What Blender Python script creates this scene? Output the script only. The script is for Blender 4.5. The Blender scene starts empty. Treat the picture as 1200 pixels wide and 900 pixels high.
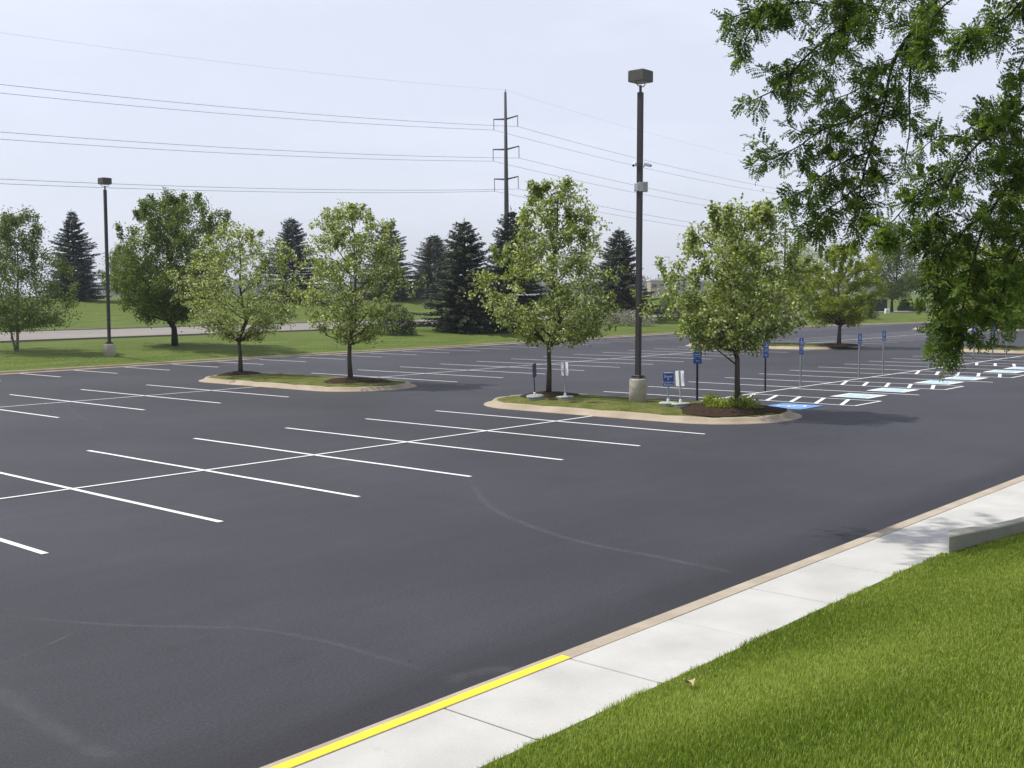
import bpy, math, random
import numpy as np
from mathutils import Vector, Matrix
random.seed(7); RNG = np.random.default_rng(11)
R = math.radians
sc = bpy.context.scene
col = sc.collection

# ------------------------------------------------------------------ camera model
# world axes: x runs along the parking rows, y runs across them, z is up off the lot
FPX = 1306.06
PITCH, ROLL, YAW = 0.077684737, -0.009942146, 0.8393108
CH = 3.7535
c_, s_ = math.cos(YAW), math.sin(YAW)
OX, OY = -10.8879, 19.8845
def cam2w(X, Y):                      # metres right of / ahead of the camera -> world
    dx, dy = X - OX, Y - OY
    return dx*c_ + dy*s_, -dx*s_ + dy*c_
CU, CV = cam2w(0, 0)
RIGHT = Vector((c_, -s_, 0)); FWD = Vector((s_, c_, 0)); UP = Vector((0, 0, 1))
CAMP = Vector((CU, CV, CH))
_f = FWD*math.cos(PITCH) - UP*math.sin(PITCH)
_u = FWD*math.sin(PITCH) + UP*math.cos(PITCH)
CR = RIGHT*math.cos(ROLL) + _u*math.sin(ROLL)
CUP = -RIGHT*math.sin(ROLL) + _u*math.cos(ROLL)
CF = _f
def ray(px, py):                      # ray per metre ahead of the camera (horizontal depth 1)
    d = CF + CR*((px-600)/FPX) - CUP*((py-450)/FPX)
    return d / d.dot(FWD)
def at(px, py, D):                    # a point at horizontal depth D seen in direction px, py
    return CAMP + ray(px, py)*D
def project(P):
    d = P - CAMP
    z = d.dot(CF)
    return 600 + FPX*d.dot(CR)/z, 450 - FPX*d.dot(CUP)/z, z
cam = bpy.data.cameras.new('camera'); camo = bpy.data.objects.new('camera', cam); col.objects.link(camo)
cam.sensor_width = 36; cam.lens = FPX/1200*36; cam.clip_end = 9000; cam.clip_start = .05
M = Matrix((( CR.x, CUP.x, -CF.x, CAMP.x), (CR.y, CUP.y, -CF.y, CAMP.y), (CR.z, CUP.z, -CF.z, CAMP.z), (0,0,0,1)))
camo.matrix_world = M
sc.camera = camo

# ------------------------------------------------------------------ light
EL = R(57)
sx, sy = -.958, .287
SUN = Vector((sx*c_+sy*s_, -sx*s_+sy*c_, 0)).normalized()*math.cos(EL) + UP*math.sin(EL)
w = bpy.data.worlds.new('World'); sc.world = w; w.use_nodes = True
nt = w.node_tree; bg = nt.nodes['Background']
sky = nt.nodes.new('ShaderNodeTexSky'); sky.sky_type = 'NISHITA'; sky.sun_disc = False
sky.sun_elevation = EL; sky.sun_rotation = math.atan2(SUN.x, SUN.y)
sky.air_density = 1.0; sky.dust_density = 1.5; sky.ozone_density = 2.0; sky.altitude = 200
SKY_MIX = nt.nodes.new('ShaderNodeHueSaturation'); SKY_MIX.inputs['Saturation'].default_value = .7
# thin high cloud: a faint soft veil in the sky itself
tc = nt.nodes.new('ShaderNodeTexCoord'); mp = nt.nodes.new('ShaderNodeMapping'); mp.inputs['Scale'].default_value = (1.2, 1.2, 4.5)
cn = nt.nodes.new('ShaderNodeTexNoise'); cn.inputs['Scale'].default_value = 2.2; cn.inputs['Detail'].default_value = 5; cn.inputs['Roughness'].default_value = .55
cr = nt.nodes.new('ShaderNodeMapRange'); cr.inputs['From Min'].default_value = .42; cr.inputs['From Max'].default_value = .8; cr.inputs['To Min'].default_value = .62; cr.inputs['To Max'].default_value = .9
mx = nt.nodes.new('ShaderNodeMix'); mx.data_type = 'RGBA'; mx.inputs['B'].default_value = (9.0, 9.35, 10.9, 1)
L = nt.links.new
L(sky.outputs[0], SKY_MIX.inputs['Color']); L(tc.outputs['Generated'], mp.inputs[0]); L(mp.outputs[0], cn.inputs['Vector'])
L(cn.outputs[0], cr.inputs[0]); sx_ = nt.nodes.new('ShaderNodeSeparateXYZ'); L(tc.outputs['Generated'], sx_.inputs[0])
zr = nt.nodes.new('ShaderNodeMapRange'); zr.inputs['From Min'].default_value = .30; zr.inputs['From Max'].default_value = .85; zr.inputs['To Min'].default_value = 1.0; zr.inputs['To Max'].default_value = .25
L(sx_.outputs['Z'], zr.inputs[0]); zm = nt.nodes.new('ShaderNodeMath'); zm.operation = 'MULTIPLY'
L(cr.outputs[0], zm.inputs[0]); L(zr.outputs[0], zm.inputs[1]); L(zm.outputs[0], mx.inputs['Factor']); L(SKY_MIX.outputs[0], mx.inputs['A'])
L(mx.outputs['Result'], bg.inputs[0]); bg.inputs[1].default_value = .13
sl = bpy.data.lights.new('sun', 'SUN'); sl.energy = 5.0; sl.angle = R(.55); sl.color = (1, .96, .89)
so = bpy.data.objects.new('sun', sl); col.objects.link(so); so.rotation_euler = SUN.to_track_quat('Z', 'Y').to_euler(); so.location = (0, 0, 60)
vs = sc.view_settings; vs.view_transform = 'Standard'; vs.look = 'None'; vs.gamma = 1; vs.exposure = -.2; vs.use_curve_mapping = False
sc.render.engine = 'CYCLES'

# ------------------------------------------------------------------ materials
def mat(name, base, rough=.8, var=.0, scale=3.0, base2=None, fine=0, fscale=60, bump=0, bscale=40, spec=.3, metal=0, stretch=None, detail=4):
    m = bpy.data.materials.new(name); m.use_nodes = True
    n = m.node_tree; b = n.nodes['Principled BSDF']; l = n.links.new
    b.inputs['Roughness'].default_value = rough; b.inputs['Specular IOR Level'].default_value = spec; b.inputs['Metallic'].default_value = metal
    b.inputs['Base Color'].default_value = (*base, 1)
    tcn = n.nodes.new('ShaderNodeTexCoord'); vec = tcn.outputs['Object']
    if stretch:
        mpn = n.nodes.new('ShaderNodeMapping'); mpn.inputs['Scale'].default_value = stretch; l(vec, mpn.inputs[0]); vecs = mpn.outputs[0]
    else: vecs = vec
    out = None
    if base2 or var:
        t = n.nodes.new('ShaderNodeTexNoise'); t.inputs['Scale'].default_value = scale; t.inputs['Detail'].default_value = detail; l(vecs, t.inputs['Vector'])
        mr = n.nodes.new('ShaderNodeMapRange'); mr.inputs['From Min'].default_value = .32; mr.inputs['From Max'].default_value = .68; l(t.outputs[0], mr.inputs[0])
        k = n.nodes.new('ShaderNodeMix'); k.data_type = 'RGBA'
        b2 = base2 or tuple(min(1, x*(1+var)) for x in base); b1 = base if base2 else tuple(x*(1-var) for x in base)
        k.inputs['A'].default_value = (*b1, 1); k.inputs['B'].default_value = (*b2, 1)
        l(mr.outputs[0], k.inputs['Factor']); out = k.outputs['Result']
    if fine:
        t2 = n.nodes.new('ShaderNodeTexNoise'); t2.inputs['Scale'].default_value = fscale; t2.inputs['Detail'].default_value = 6; t2.inputs['Roughness'].default_value = .7; l(vec, t2.inputs['Vector'])
        mr2 = n.nodes.new('ShaderNodeMapRange'); mr2.inputs['From Min'].default_value = .3; mr2.inputs['From Max'].default_value = .7
        mr2.inputs['To Min'].default_value = 1-fine; mr2.inputs['To Max'].default_value = 1+fine; l(t2.outputs[0], mr2.inputs[0])
        k2 = n.nodes.new('ShaderNodeVectorMath'); k2.operation = 'SCALE'; l(mr2.outputs[0], k2.inputs['Scale'])
        if out: l(out, k2.inputs[0])
        else: k2.inputs[0].default_value = base
        out = k2.outputs[0]
    if out: l(out, b.inputs['Base Color'])
    if bump:
        t3 = n.nodes.new('ShaderNodeTexNoise'); t3.inputs['Scale'].default_value = bscale; t3.inputs['Detail'].default_value = 5; l(vec, t3.inputs['Vector'])
        bn = n.nodes.new('ShaderNodeBump'); bn.inputs['Strength'].default_value = bump; bn.inputs['Distance'].default_value = .02; l(t3.outputs[0], bn.inputs['Height']); l(bn.outputs[0], b.inputs['Normal'])
    m['out'] = 0
    return m

def leafmat(name, dark, mid, light, trans=.35, rough=.55):
    m = bpy.data.materials.new(name); m.use_nodes = True
    n = m.node_tree; l = n.links.new; n.nodes.clear()
    o = n.nodes.new('ShaderNodeOutputMaterial')
    a = n.nodes.new('ShaderNodeAttribute'); a.attribute_name = 'tint'
    r = n.nodes.new('ShaderNodeValToRGB'); e = r.color_ramp.elements
    e[0].position = 0; e[0].color = (*dark, 1); e[1].position = 1; e[1].color = (*light, 1)
    x = e.new(.55); x.color = (*mid, 1)
    l(a.outputs['Fac'], r.inputs[0])
    d = n.nodes.new('ShaderNodeBsdfPrincipled'); d.inputs['Roughness'].default_value = rough; d.inputs['Specular IOR Level'].default_value = .2
    t = n.nodes.new('ShaderNodeBsdfTranslucent'); k = n.nodes.new('ShaderNodeMixShader'); k.inputs[0].default_value = trans
    g = n.nodes.new('ShaderNodeHueSaturation'); g.inputs['Hue'].default_value = .485; g.inputs['Value'].default_value = 1.3; g.inputs['Saturation'].default_value = 1.1
    l(r.outputs[0], d.inputs['Base Color']); l(r.outputs[0], g.inputs['Color']); l(g.outputs[0], t.inputs[0])
    l(d.outputs[0], k.inputs[1]); l(t.outputs[0], k.inputs[2]); l(k.outputs[0], o.inputs[0])
    return m

MAT = {}
MAT['grass'] = mat('lawn_grass', (.075, .115, .018), .9, base2=(.125, .16, .036), scale=.8, fine=.6, fscale=7, bump=.5, bscale=30, spec=.1, stretch=(.25, 1.6, 1))
MAT['turf'] = mat('near_turf_soil', (.045, .075, .014), .95, base2=(.065, .10, .02), scale=2.5, fine=.4, fscale=40, bump=.4, spec=.05)
MAT['dry'] = mat('island_grass', (.085, .105, .024), .95, base2=(.15, .155, .05), scale=1.6, fine=.5, fscale=14, bump=.6, bscale=30, spec=.05)
MAT['mulch'] = mat('bark_mulch', (.022, .014, .009), .95, base2=(.065, .042, .026), scale=9, fine=.5, fscale=40, bump=1, bscale=28, spec=.1)
MAT['conc'] = mat('sidewalk_concrete', (.45, .443, .42), .85, base2=(.55, .54, .512), scale=1.1, fine=.1, fscale=70, bump=.12, bscale=160, spec=.2)
MAT['kerb'] = mat('kerb_concrete', (.36, .305, .235), .85, base2=(.47, .405, .32), scale=2.2, fine=.14, fscale=45, bump=.2, bscale=90, spec=.2)
MAT['kerbi'] = mat('island_kerb_concrete', (.34, .275, .195), .85, base2=(.44, .37, .28), scale=1.0, fine=.12, fscale=30, bump=.2, bscale=60, spec=.2)
MAT['base'] = mat('pole_base_concrete', (.38, .35, .28), .9, base2=(.50, .465, .385), scale=2.4, fine=.16, fscale=30, bump=.3, bscale=50, spec=.2)
MAT['wallc'] = mat('low_wall_concrete', (.33, .32, .27), .9, base2=(.42, .40, .35), scale=2.5, fine=.12, fscale=60, bump=.2, bscale=80, spec=.2)
MAT['white'] = mat('white_road_paint', (.78, .78, .77), .7, var=.05, scale=1.2, fine=.08, fscale=35, spec=.3)
MAT['yellow'] = mat('yellow_kerb_paint', (.83, .66, .035), .6, var=.05, scale=3, fine=.1, fscale=60, spec=.35)
MAT['blue'] = mat('blue_road_paint', (.13, .30, .62), .65, var=.12, scale=2, fine=.12, fscale=30)
MAT['glareblue'] = mat('glare_blue_road_paint', (.36, .60, .75), .6, var=.08, scale=2, fine=.1, fscale=30)  # the same blue road paint, paled by glare mixed into its colour
MAT['bronze'] = mat('dark_bronze_pole', (.035, .032, .031), .5, var=.12, scale=4, spec=.4)
MAT['head'] = mat('lamp_housing', (.085, .078, .07), .55, var=.1, scale=5, spec=.4)
MAT['lens'] = mat('lamp_lens', (.42, .43, .44), .25, spec=.6)
MAT['galv'] = mat('galvanised_steel', (.33, .34, .35), .5, var=.12, scale=12, metal=.3)
MAT['darkpost'] = mat('dark_sign_post', (.05, .055, .075), .55, var=.1, scale=8)
MAT['sblue'] = mat('blue_sign_face', (.02, .085, .33), .4, var=.06, scale=5, spec=.5)
MAT['navy'] = mat('navy_sign_face', (.016, .03, .12), .45, var=.06, scale=5, spec=.4)
MAT['swhite'] = mat('white_sign_face', (.80, .80, .82), .4, var=.03, scale=5, spec=.4)
MAT['tub'] = mat('weathered_sign_tub', (.28, .32, .29), .7, base2=(.46, .49, .45), scale=6, fine=.15, fscale=30)
MAT['bark'] = mat('grey_brown_bark', (.055, .044, .034), .95, base2=(.12, .10, .08), scale=5, fine=.3, fscale=30, bump=.8, bscale=25, spec=.1, stretch=(3, 3, .6))
MAT['darkbark'] = mat('dark_bark', (.022, .018, .014), .95, base2=(.05, .042, .034), scale=6, fine=.3, fscale=30, bump=.6, bscale=25, spec=.1)
MAT['birchbark'] = mat('pale_birch_bark', (.10, .09, .075), .9, base2=(.34, .31, .27), scale=6, fine=.2, fscale=20, bump=.5, spec=.1)
MAT['joint'] = mat('dirty_joint', (.13, .115, .09), .95, var=.3, scale=8)
MAT['road'] = mat('pale_road_concrete', (.22, .20, .175), .9, base2=(.27, .248, .22), scale=.35, fine=.12, fscale=3, stretch=(.3, 1, 1))
MAT['steel'] = mat('weathered_pylon_steel', (.058, .054, .060), .7, var=.15, scale=1.2)
MAT['wire'] = mat('overhead_cable', (.05, .05, .055), .6)
MAT['insul'] = mat('grey_insulator', (.17, .17, .18), .4)
MAT['cambox'] = mat('pale_grey_equipment_box', (.52, .52, .50), .5, var=.06, scale=6)
MAT['camw'] = mat('white_camera_plastic', (.8, .8, .8), .4, var=.02)
MAT['boxgreen'] = mat('dark_green_cabinet', (.012, .035, .028), .5, var=.1, scale=3)
MAT['wh_tan'] = mat('tan_wall_panels', (.40, .32, .24), .9, var=.1, scale=.2)
MAT['wh_grey'] = mat('grey_wall_panels', (.30, .32, .35), .9, var=.1, scale=.2)
MAT['wh_roof'] = mat('pale_roof', (.62, .63, .65), .8, var=.05, scale=.2)
MAT['glassd'] = mat('dark_window_glass', (.03, .035, .045), .15, spec=.6)
MAT['petal'] = mat('pale_yellow_petals', (.80, .76, .40), .6, var=.05)
MAT['markery'] = mat('yellow_marker_post', (.75, .62, .08), .6, var=.05)
MAT['dryleaf'] = mat('dry_leaf', (.42, .33, .20), .8, var=.2, scale=30)

def wear(m, under, lo, hi, scale, amount=1.0):
    n = m.node_tree; b = n.nodes['Principled BSDF']; l = n.links.new
    src = b.inputs['Base Color'].links[0].from_socket
    t = n.nodes.new('ShaderNodeTexCoord'); q = n.nodes.new('ShaderNodeTexNoise'); q.inputs['Scale'].default_value = scale; q.inputs['Detail'].default_value = 8; q.inputs['Roughness'].default_value = .75
    r = n.nodes.new('ShaderNodeMapRange'); r.inputs['From Min'].default_value = lo; r.inputs['From Max'].default_value = hi; r.inputs['To Max'].default_value = amount
    k = n.nodes.new('ShaderNodeMix'); k.data_type = 'RGBA'; k.inputs['B'].default_value = (*under, 1)
    l(t.outputs['Object'], q.inputs['Vector']); l(q.outputs[0], r.inputs[0]); l(r.outputs[0], k.inputs['Factor']); l(src, k.inputs['A']); l(k.outputs['Result'], b.inputs['Base Color'])
wear(MAT['yellow'], (.42, .35, .22), .60, .68, 14, .85)
wear(MAT['white'], (.16, .16, .17), .56, .74, 9, .7)
wear(MAT['conc'], (.30, .285, .255), .60, .80, 3.2, .55)
wear(MAT['conc'], (.16, .15, .13), .69, .74, 24, .8)
wear(MAT['kerb'], (.22, .18, .14), .60, .72, 9, .6)
wear(MAT['kerbi'], (.24, .20, .15), .58, .74, 5, .6)
# asphalt: fresh seal coat, faint mottling, a darker band of heavy sealer along the near kerb
m = bpy.data.materials.new('seal_coated_asphalt'); m.use_nodes = True; MAT['asphalt'] = m
n = m.node_tree; b = n.nodes['Principled BSDF']; l = n.links.new
def N(t, **k):
    x = n.nodes.new(t)
    for a, v in k.items(): x.inputs[a.replace('_', ' ')].default_value = v
    return x
tcn = N('ShaderNodeTexCoord'); ob_ = tcn.outputs['Object']
t1 = N('ShaderNodeTexNoise', Scale=.16, Detail=5., Roughness=.55); l(ob_, t1.inputs['Vector'])
t2 = N('ShaderNodeTexNoise', Scale=26., Detail=7., Roughness=.8); l(ob_, t2.inputs['Vector'])
t5 = N('ShaderNodeTexNoise', Scale=75., Detail=3., Roughness=.6); l(ob_, t5.inputs['Vector'])
t4 = N('ShaderNodeTexNoise', Scale=1.5, Detail=4., Roughness=.6); mpn = N('ShaderNodeMapping'); mpn.inputs['Scale'].default_value = (.3, 1.4, 1); l(ob_, mpn.inputs[0]); l(mpn.outputs[0], t4.inputs['Vector'])
ramp = N('ShaderNodeMix'); ramp.data_type = 'RGBA'; ramp.inputs['A'].default_value = (.033, .033, .041, 1); ramp.inputs['B'].default_value = (.049, .049, .059, 1)
mr = N('ShaderNodeMapRange'); mr.inputs['From Min'].default_value = .3; mr.inputs['From Max'].default_value = .7; l(t1.outputs[0], mr.inputs[0]); l(mr.outputs[0], ramp.inputs['Factor'])
def mrange(src, a, b_, c, d):
    q = N('ShaderNodeMapRange'); q.inputs['From Min'].default_value = a; q.inputs['From Max'].default_value = b_; q.inputs['To Min'].default_value = c; q.inputs['To Max'].default_value = d
    l(src, q.inputs[0]); return q.outputs[0]
def mul(a, b_):
    q = N('ShaderNodeMath'); q.operation = 'MULTIPLY'; l(a, q.inputs[0])
    l(b_, q.inputs[1]); return q.outputs[0]
f = mul(mul(mrange(t2.outputs[0], .3, .7, .5, 1.5), mrange(t5.outputs[0], .3, .7, .45, 1.55)), mrange(t4.outputs[0], .3, .7, .93, 1.07))
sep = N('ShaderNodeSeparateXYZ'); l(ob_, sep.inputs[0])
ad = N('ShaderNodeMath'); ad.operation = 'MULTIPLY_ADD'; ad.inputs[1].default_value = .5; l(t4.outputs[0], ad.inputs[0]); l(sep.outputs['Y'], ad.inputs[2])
vo = N('ShaderNodeTexVoronoi', Scale=1.1); l(ob_, vo.inputs['Vector'])
f = mul(f, mrange(vo.outputs['Distance'], .018, .034, .35, 1.0))
vo2 = N('ShaderNodeTexVoronoi', Scale=7.0); l(ob_, vo2.inputs['Vector'])
f = mul(f, mrange(vo2.outputs['Distance'], .04, .09, 1.7, 1.0))
st = N('ShaderNodeTexNoise', Scale=.55, Detail=6., Roughness=.65); l(ob_, st.inputs['Vector'])
f = mul(f, mrange(st.outputs[0], .60, .72, 1.0, .84))
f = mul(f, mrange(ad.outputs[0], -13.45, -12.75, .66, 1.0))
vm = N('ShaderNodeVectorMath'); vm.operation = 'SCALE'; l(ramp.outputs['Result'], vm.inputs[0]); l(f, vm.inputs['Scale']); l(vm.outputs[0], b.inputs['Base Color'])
b.inputs['Specular IOR Level'].default_value = .28; b.inputs['Roughness'].default_value = .7
bn = N('ShaderNodeBump', Strength=.35, Distance=.006); l(t2.outputs[0], bn.inputs['Height']); l(bn.outputs[0], b.inputs['Normal'])

# scuffed tyre trails: worn, slightly lighter film with ragged see-through edges
m = bpy.data.materials.new('tyre_scuff'); m.use_nodes = True; MAT['scuff'] = m
n = m.node_tree; b = n.nodes['Principled BSDF']; l = n.links.new
b.inputs['Base Color'].default_value = (.165, .165, .175, 1); b.inputs['Roughness'].default_value = .7
a = n.nodes.new('ShaderNodeAttribute'); a.attribute_name = 'edge'
tcn = N('ShaderNodeTexCoord'); t1 = N('ShaderNodeTexNoise', Scale=5., Detail=2., Roughness=.5); l(tcn.outputs['Object'], t1.inputs['Vector'])
l(mul(mrange(t1.outputs[0], .3, .7, .15, .9), a.outputs['Fac']), b.inputs['Alpha'])

MAT['pear'] = leafmat('young_maple_leaves', (.07, .115, .016), (.21, .275, .05), (.66, .72, .42), .52)
MAT['lime'] = leafmat('yellow_green_leaves', (.10, .15, .018), (.26, .33, .045), (.48, .54, .18), .55)
MAT['maple'] = leafmat('mid_green_leaves', (.036, .075, .014), (.125, .185, .038), (.34, .41, .15), .5)
MAT['birch'] = leafmat('dark_birch_leaves', (.036, .072, .016), (.12, .175, .042), (.36, .42, .20), .5)
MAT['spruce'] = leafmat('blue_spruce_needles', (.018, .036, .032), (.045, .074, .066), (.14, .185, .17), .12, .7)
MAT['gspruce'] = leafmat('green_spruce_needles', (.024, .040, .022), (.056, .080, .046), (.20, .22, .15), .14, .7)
MAT['shrub'] = leafmat('dark_shrub_leaves', (.010, .024, .009), (.024, .046, .015), (.07, .105, .03), .15)
MAT['locust'] = leafmat('honey_locust_leaflets', (.04, .085, .014), (.105, .175, .03), (.24, .32, .075), .55)
MAT['blades'] = leafmat('near_grass_blades', (.045, .105, .010), (.235, .325, .04), (.50, .58, .17), .45)
MAT['flowers'] = leafmat('pale_blossom', (.05, .08, .03), (.22, .24, .14), (.68, .64, .56), .25)
MAT['wood'] = leafmat('far_wood_leaves', (.022, .045, .022), (.04, .068, .034), (.07, .10, .05), .1)

# ------------------------------------------------------------------ object helpers
def tag(o, label=None, cat=None, group=None, kind=None):
    if label: o['label'] = label
    if cat: o['category'] = cat
    if group: o['group'] = group
    if kind: o['kind'] = kind
    return o
def empty(name, loc, rz=0):
    o = bpy.data.objects.new(name, None); col.objects.link(o); o.location = loc; o.rotation_euler = (0, 0, rz); o.empty_display_size = .3
    return o
def mesh_obj(name, V, F, material, parent=None, smooth=False):
    me = bpy.data.meshes.new(name); me.from_pydata([tuple(v) for v in V], [], F); me.update()
    if smooth: me.polygons.foreach_set('use_smooth', [True]*len(me.polygons))
    o = bpy.data.objects.new(name, me); col.objects.link(o)
    if material: me.materials.append(material)
    if parent: o.parent = parent
    return o
def np_mesh(name, verts, faces, material, parent=None, tint=None, smooth=False, attr='tint'):
    verts = np.asarray(verts, np.float32); faces = np.asarray(faces, np.int32)
    k = faces.shape[1]; me = bpy.data.meshes.new(name)
    me.vertices.add(len(verts)); me.vertices.foreach_set('co', verts.ravel())
    me.loops.add(faces.size); me.loops.foreach_set('vertex_index', faces.ravel())
    me.polygons.add(len(faces)); me.polygons.foreach_set('loop_start', np.arange(0, faces.size, k, dtype=np.int32)); me.polygons.foreach_set('loop_total', np.full(len(faces), k, np.int32))
    if smooth: me.polygons.foreach_set('use_smooth', np.ones(len(faces), bool))
    if tint is not None:
        dom = 'FACE' if len(tint) == len(faces) else 'POINT'
        at_ = me.attributes.new(attr, 'FLOAT', dom); at_.data.foreach_set('value', np.asarray(tint, np.float32))
    me.update(calc_edges=True); me.validate()
    o = bpy.data.objects.new(name, me); col.objects.link(o)
    me.materials.append(material)
    if parent: o.parent = parent
    return o
class MB:
    def __init__(s): s.V = []; s.F = []
    def add(s, V, F):
        k = len(s.V); s.V += [tuple(v) for v in V]; s.F += [tuple(i+k for i in f) for f in F]; return s
    def box(s, c, d, rz=0, bev=0, taper=1):
        x, y, z = d[0]/2, d[1]/2, d[2]/2; ca, sa = math.cos(rz), math.sin(rz); b = bev
        if b:
            rings = [(x-b, y-b, -z), (x, y, -z+b), (x*taper, y*taper, z-b), (x*taper-b, y*taper-b, z)]
        else: rings = [(x, y, -z), (x*taper, y*taper, z)]
        V = []; F = []
        for (a, bb, zz) in rings:
            for (i, j) in ((-1,-1),(1,-1),(1,1),(-1,1)):
                px, py = i*a, j*bb; V.append((c[0]+px*ca-py*sa, c[1]+px*sa+py*ca, c[2]+zz))
        n_ = len(rings)
        F.append((3,2,1,0))
        for r in range(n_-1):
            for i in range(4): F.append((r*4+i, r*4+(i+1)%4, r*4+4+(i+1)%4, r*4+4+i))
        t = (n_-1)*4; F.append((t, t+1, t+2, t+3))
        return s.add(V, F)
    def tube(s, pts, rad, n=8, cap=True):
        pts = [Vector(p) for p in pts]
        if not hasattr(rad, '__len__'): rad = [rad]*len(pts)
        V = []; F = []; prev = None
        for i, p in enumerate(pts):
            d = (pts[min(i+1, len(pts)-1)] - pts[max(i-1, 0)]).normalized()
            if prev is None:
                a = d.cross(Vector((0, 0, 1)) if abs(d.z) < .9 else Vector((1, 0, 0))).normalized()
            else: a = (prev - d*prev.dot(d)).normalized()
            prev = a; b2 = d.cross(a)
            for k in range(n):
                t = 2*math.pi*k/n; V.append(p + (a*math.cos(t) + b2*math.sin(t))*rad[i])
        for i in range(len(pts)-1):
            for k in range(n): F.append((i*n+k, i*n+(k+1)%n, (i+1)*n+(k+1)%n, (i+1)*n+k))
        if cap: F.append(tuple(range(n))[::-1]); F.append(tuple((len(pts)-1)*n+k for k in range(n)))
        return s.add(V, F)
    def lathe(s, c, prof, n=24):
        V = []; F = []
        for (r, z) in prof:
            for k in range(n): V.append((c[0]+r*math.cos(2*math.pi*k/n), c[1]+r*math.sin(2*math.pi*k/n), c[2]+z))
        for i in range(len(prof)-1):
            for k in range(n): F.append((i*n+k, i*n+(k+1)%n, (i+1)*n+(k+1)%n, (i+1)*n+k))
        F.append(tuple(range(n))[::-1]); F.append(tuple((len(prof)-1)*n+k for k in range(n)))
        return s.add(V, F)
    def quad(s, pts): return s.add(pts, [tuple(range(len(pts)))])
    def build(s, name, m, parent=None, smooth=False): return mesh_obj(name, s.V, s.F, m, parent, smooth)
def copy_tree(o, parent=None):
    c = o.copy(); col.objects.link(c); c.parent = parent
    for ch in list(o.children): copy_tree(ch, c)
    return c

# ------------------------------------------------------------------ terrain
def far_kerb(u):
    return float(np.interp(u, [-200, 17, 24, 35, 55, 80, 104, 120, 135, 150, 165, 400], [37.0, 37.2, 37.7, 38.3, 38.6, 40.0, 40.2, 37.9, 33.0, 24, 10, 9]))
def sm(x, a, b):
    t = min(1, max(0, (x-a)/(b-a))); return t*t*(3-2*t)
def wav(u, v): return .5*math.sin(u*.071+1)*math.sin(v*.053+.4) + .3*math.sin(u*.13-v*.09)
ROAD = (17.5, 42.0)
wallp = [(7.80, -15.72), (9.43, -16.19), (11.5, -16.84), (13, -17.36), (15, -18.1)]
def verge(v):
    s = max(0, -15.55 - v)
    return .14 + .33*s*s/(s+1.0) if s < 9 else .14+.33*81/10 + .05*(s-9)
def H(u, v):
    t = v - far_kerb(u)
    if t >= 0:
        z = .125 + .42*sm(t, 0, 4.5) + .47*sm(t, 3, 15)
        top = 3.1 - 1.6*sm(u, 130, 210)
        z += top*sm(t, 44, 84) + .6*sm(t, 84, 160) + 1.6*sm(t, 160, 520) + 3*sm(t, 500, 1500)
        z += wav(u, v)*(.06*sm(t, 2, 10)*(1-sm(t, 13, 17)) + .35*sm(t, 46, 90))
        return z
    if v <= -15.55:
        z = min(verge(v), 3.2)
        if u > 7.9:                     # the paving behind the low wall lies level
            wv_ = np.interp(u, [p[0] for p in wallp]+[17, 60], [p[1] for p in wallp]+[-18.9, -20.0])
            if v > wv_: z = min(z, .09)
        return z
    return -.3
us = np.unique(np.concatenate([[-3500, -1500, -700, -350, -200], np.arange(-120, -20, 10), np.arange(-20, 20, 1.0), np.arange(20, 180, 2.5), np.arange(180, 420, 12), [460, 520, 620, 800, 1100, 1600, 2400, 3500]]))
ts_ = [.12, .3, .8, 1.5, 2.5, 3.5, 4.5, 6, 8, 10, 12, 14, 15.5, 17, 17.4, 20, 24, 30, 36, 41.9, 43, 44, 46, 49, 52, 56, 60, 65, 70, 75, 80, 85, 92, 100, 115, 130, 150, 180, 220, 280, 360, 460, 600, 800, 1100, 1500, 2200, 3400]
vn = [-3500, -1500, -600, -250, -120, -70, -45, -34, -28, -25] + list(np.arange(-24, -15.6, .4)) + [-15.56]
rows = [[(u, v, H(u, v)) for u in us] for v in vn]
rows.append([(u, -15.5, -.3) for u in us])
rows.append([(u, far_kerb(u)-.2, -.3) for u in us])
rows.append([(u, far_kerb(u)+.1, -.3) for u in us])
for t in ts_: rows.append([(u, far_kerb(u)+t, H(u, far_kerb(u)+t)) for u in us])
V = [p for r in rows for p in r]; nu = len(us)
F = [(j*nu+i, j*nu+i+1, (j+1)*nu+i+1, (j+1)*nu+i) for j in range(len(rows)-1) for i in range(nu-1)]
# the verge between the near kerb and the camera is seen close up: it carries the darker soil-and-thatch material
ground = mesh_obj('ground', V, F, MAT['grass'], None, True); ground.data.materials.append(MAT['turf'])
nj = len(vn)
for f_i, p in enumerate(ground.data.polygons):
    j = f_i // (nu-1)
    if j < nj: p.material_index = 1
tag(ground, kind='structure')
def drop(px, py, zoff=0):             # where the ray through a pixel meets the terrain (or the lot)
    d = ray(px, py); D = 6.0
    def g(P):
        t = P.y - far_kerb(P.x)
        return H(P.x, P.y) if (t >= 0 or P.y < -15.6) else 0.0
    last = D
    while D < 1500:
        P = CAMP + d*D
        if P.z <= g(P) + zoff:
            a, b = last, D
            for _ in range(30):
                m_ = (a+b)/2; P = CAMP + d*m_
                if P.z <= g(P)+zoff: b = m_
                else: a = m_
            return CAMP + d*b
        last = D; D *= 1.01
    return CAMP + d*D

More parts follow.
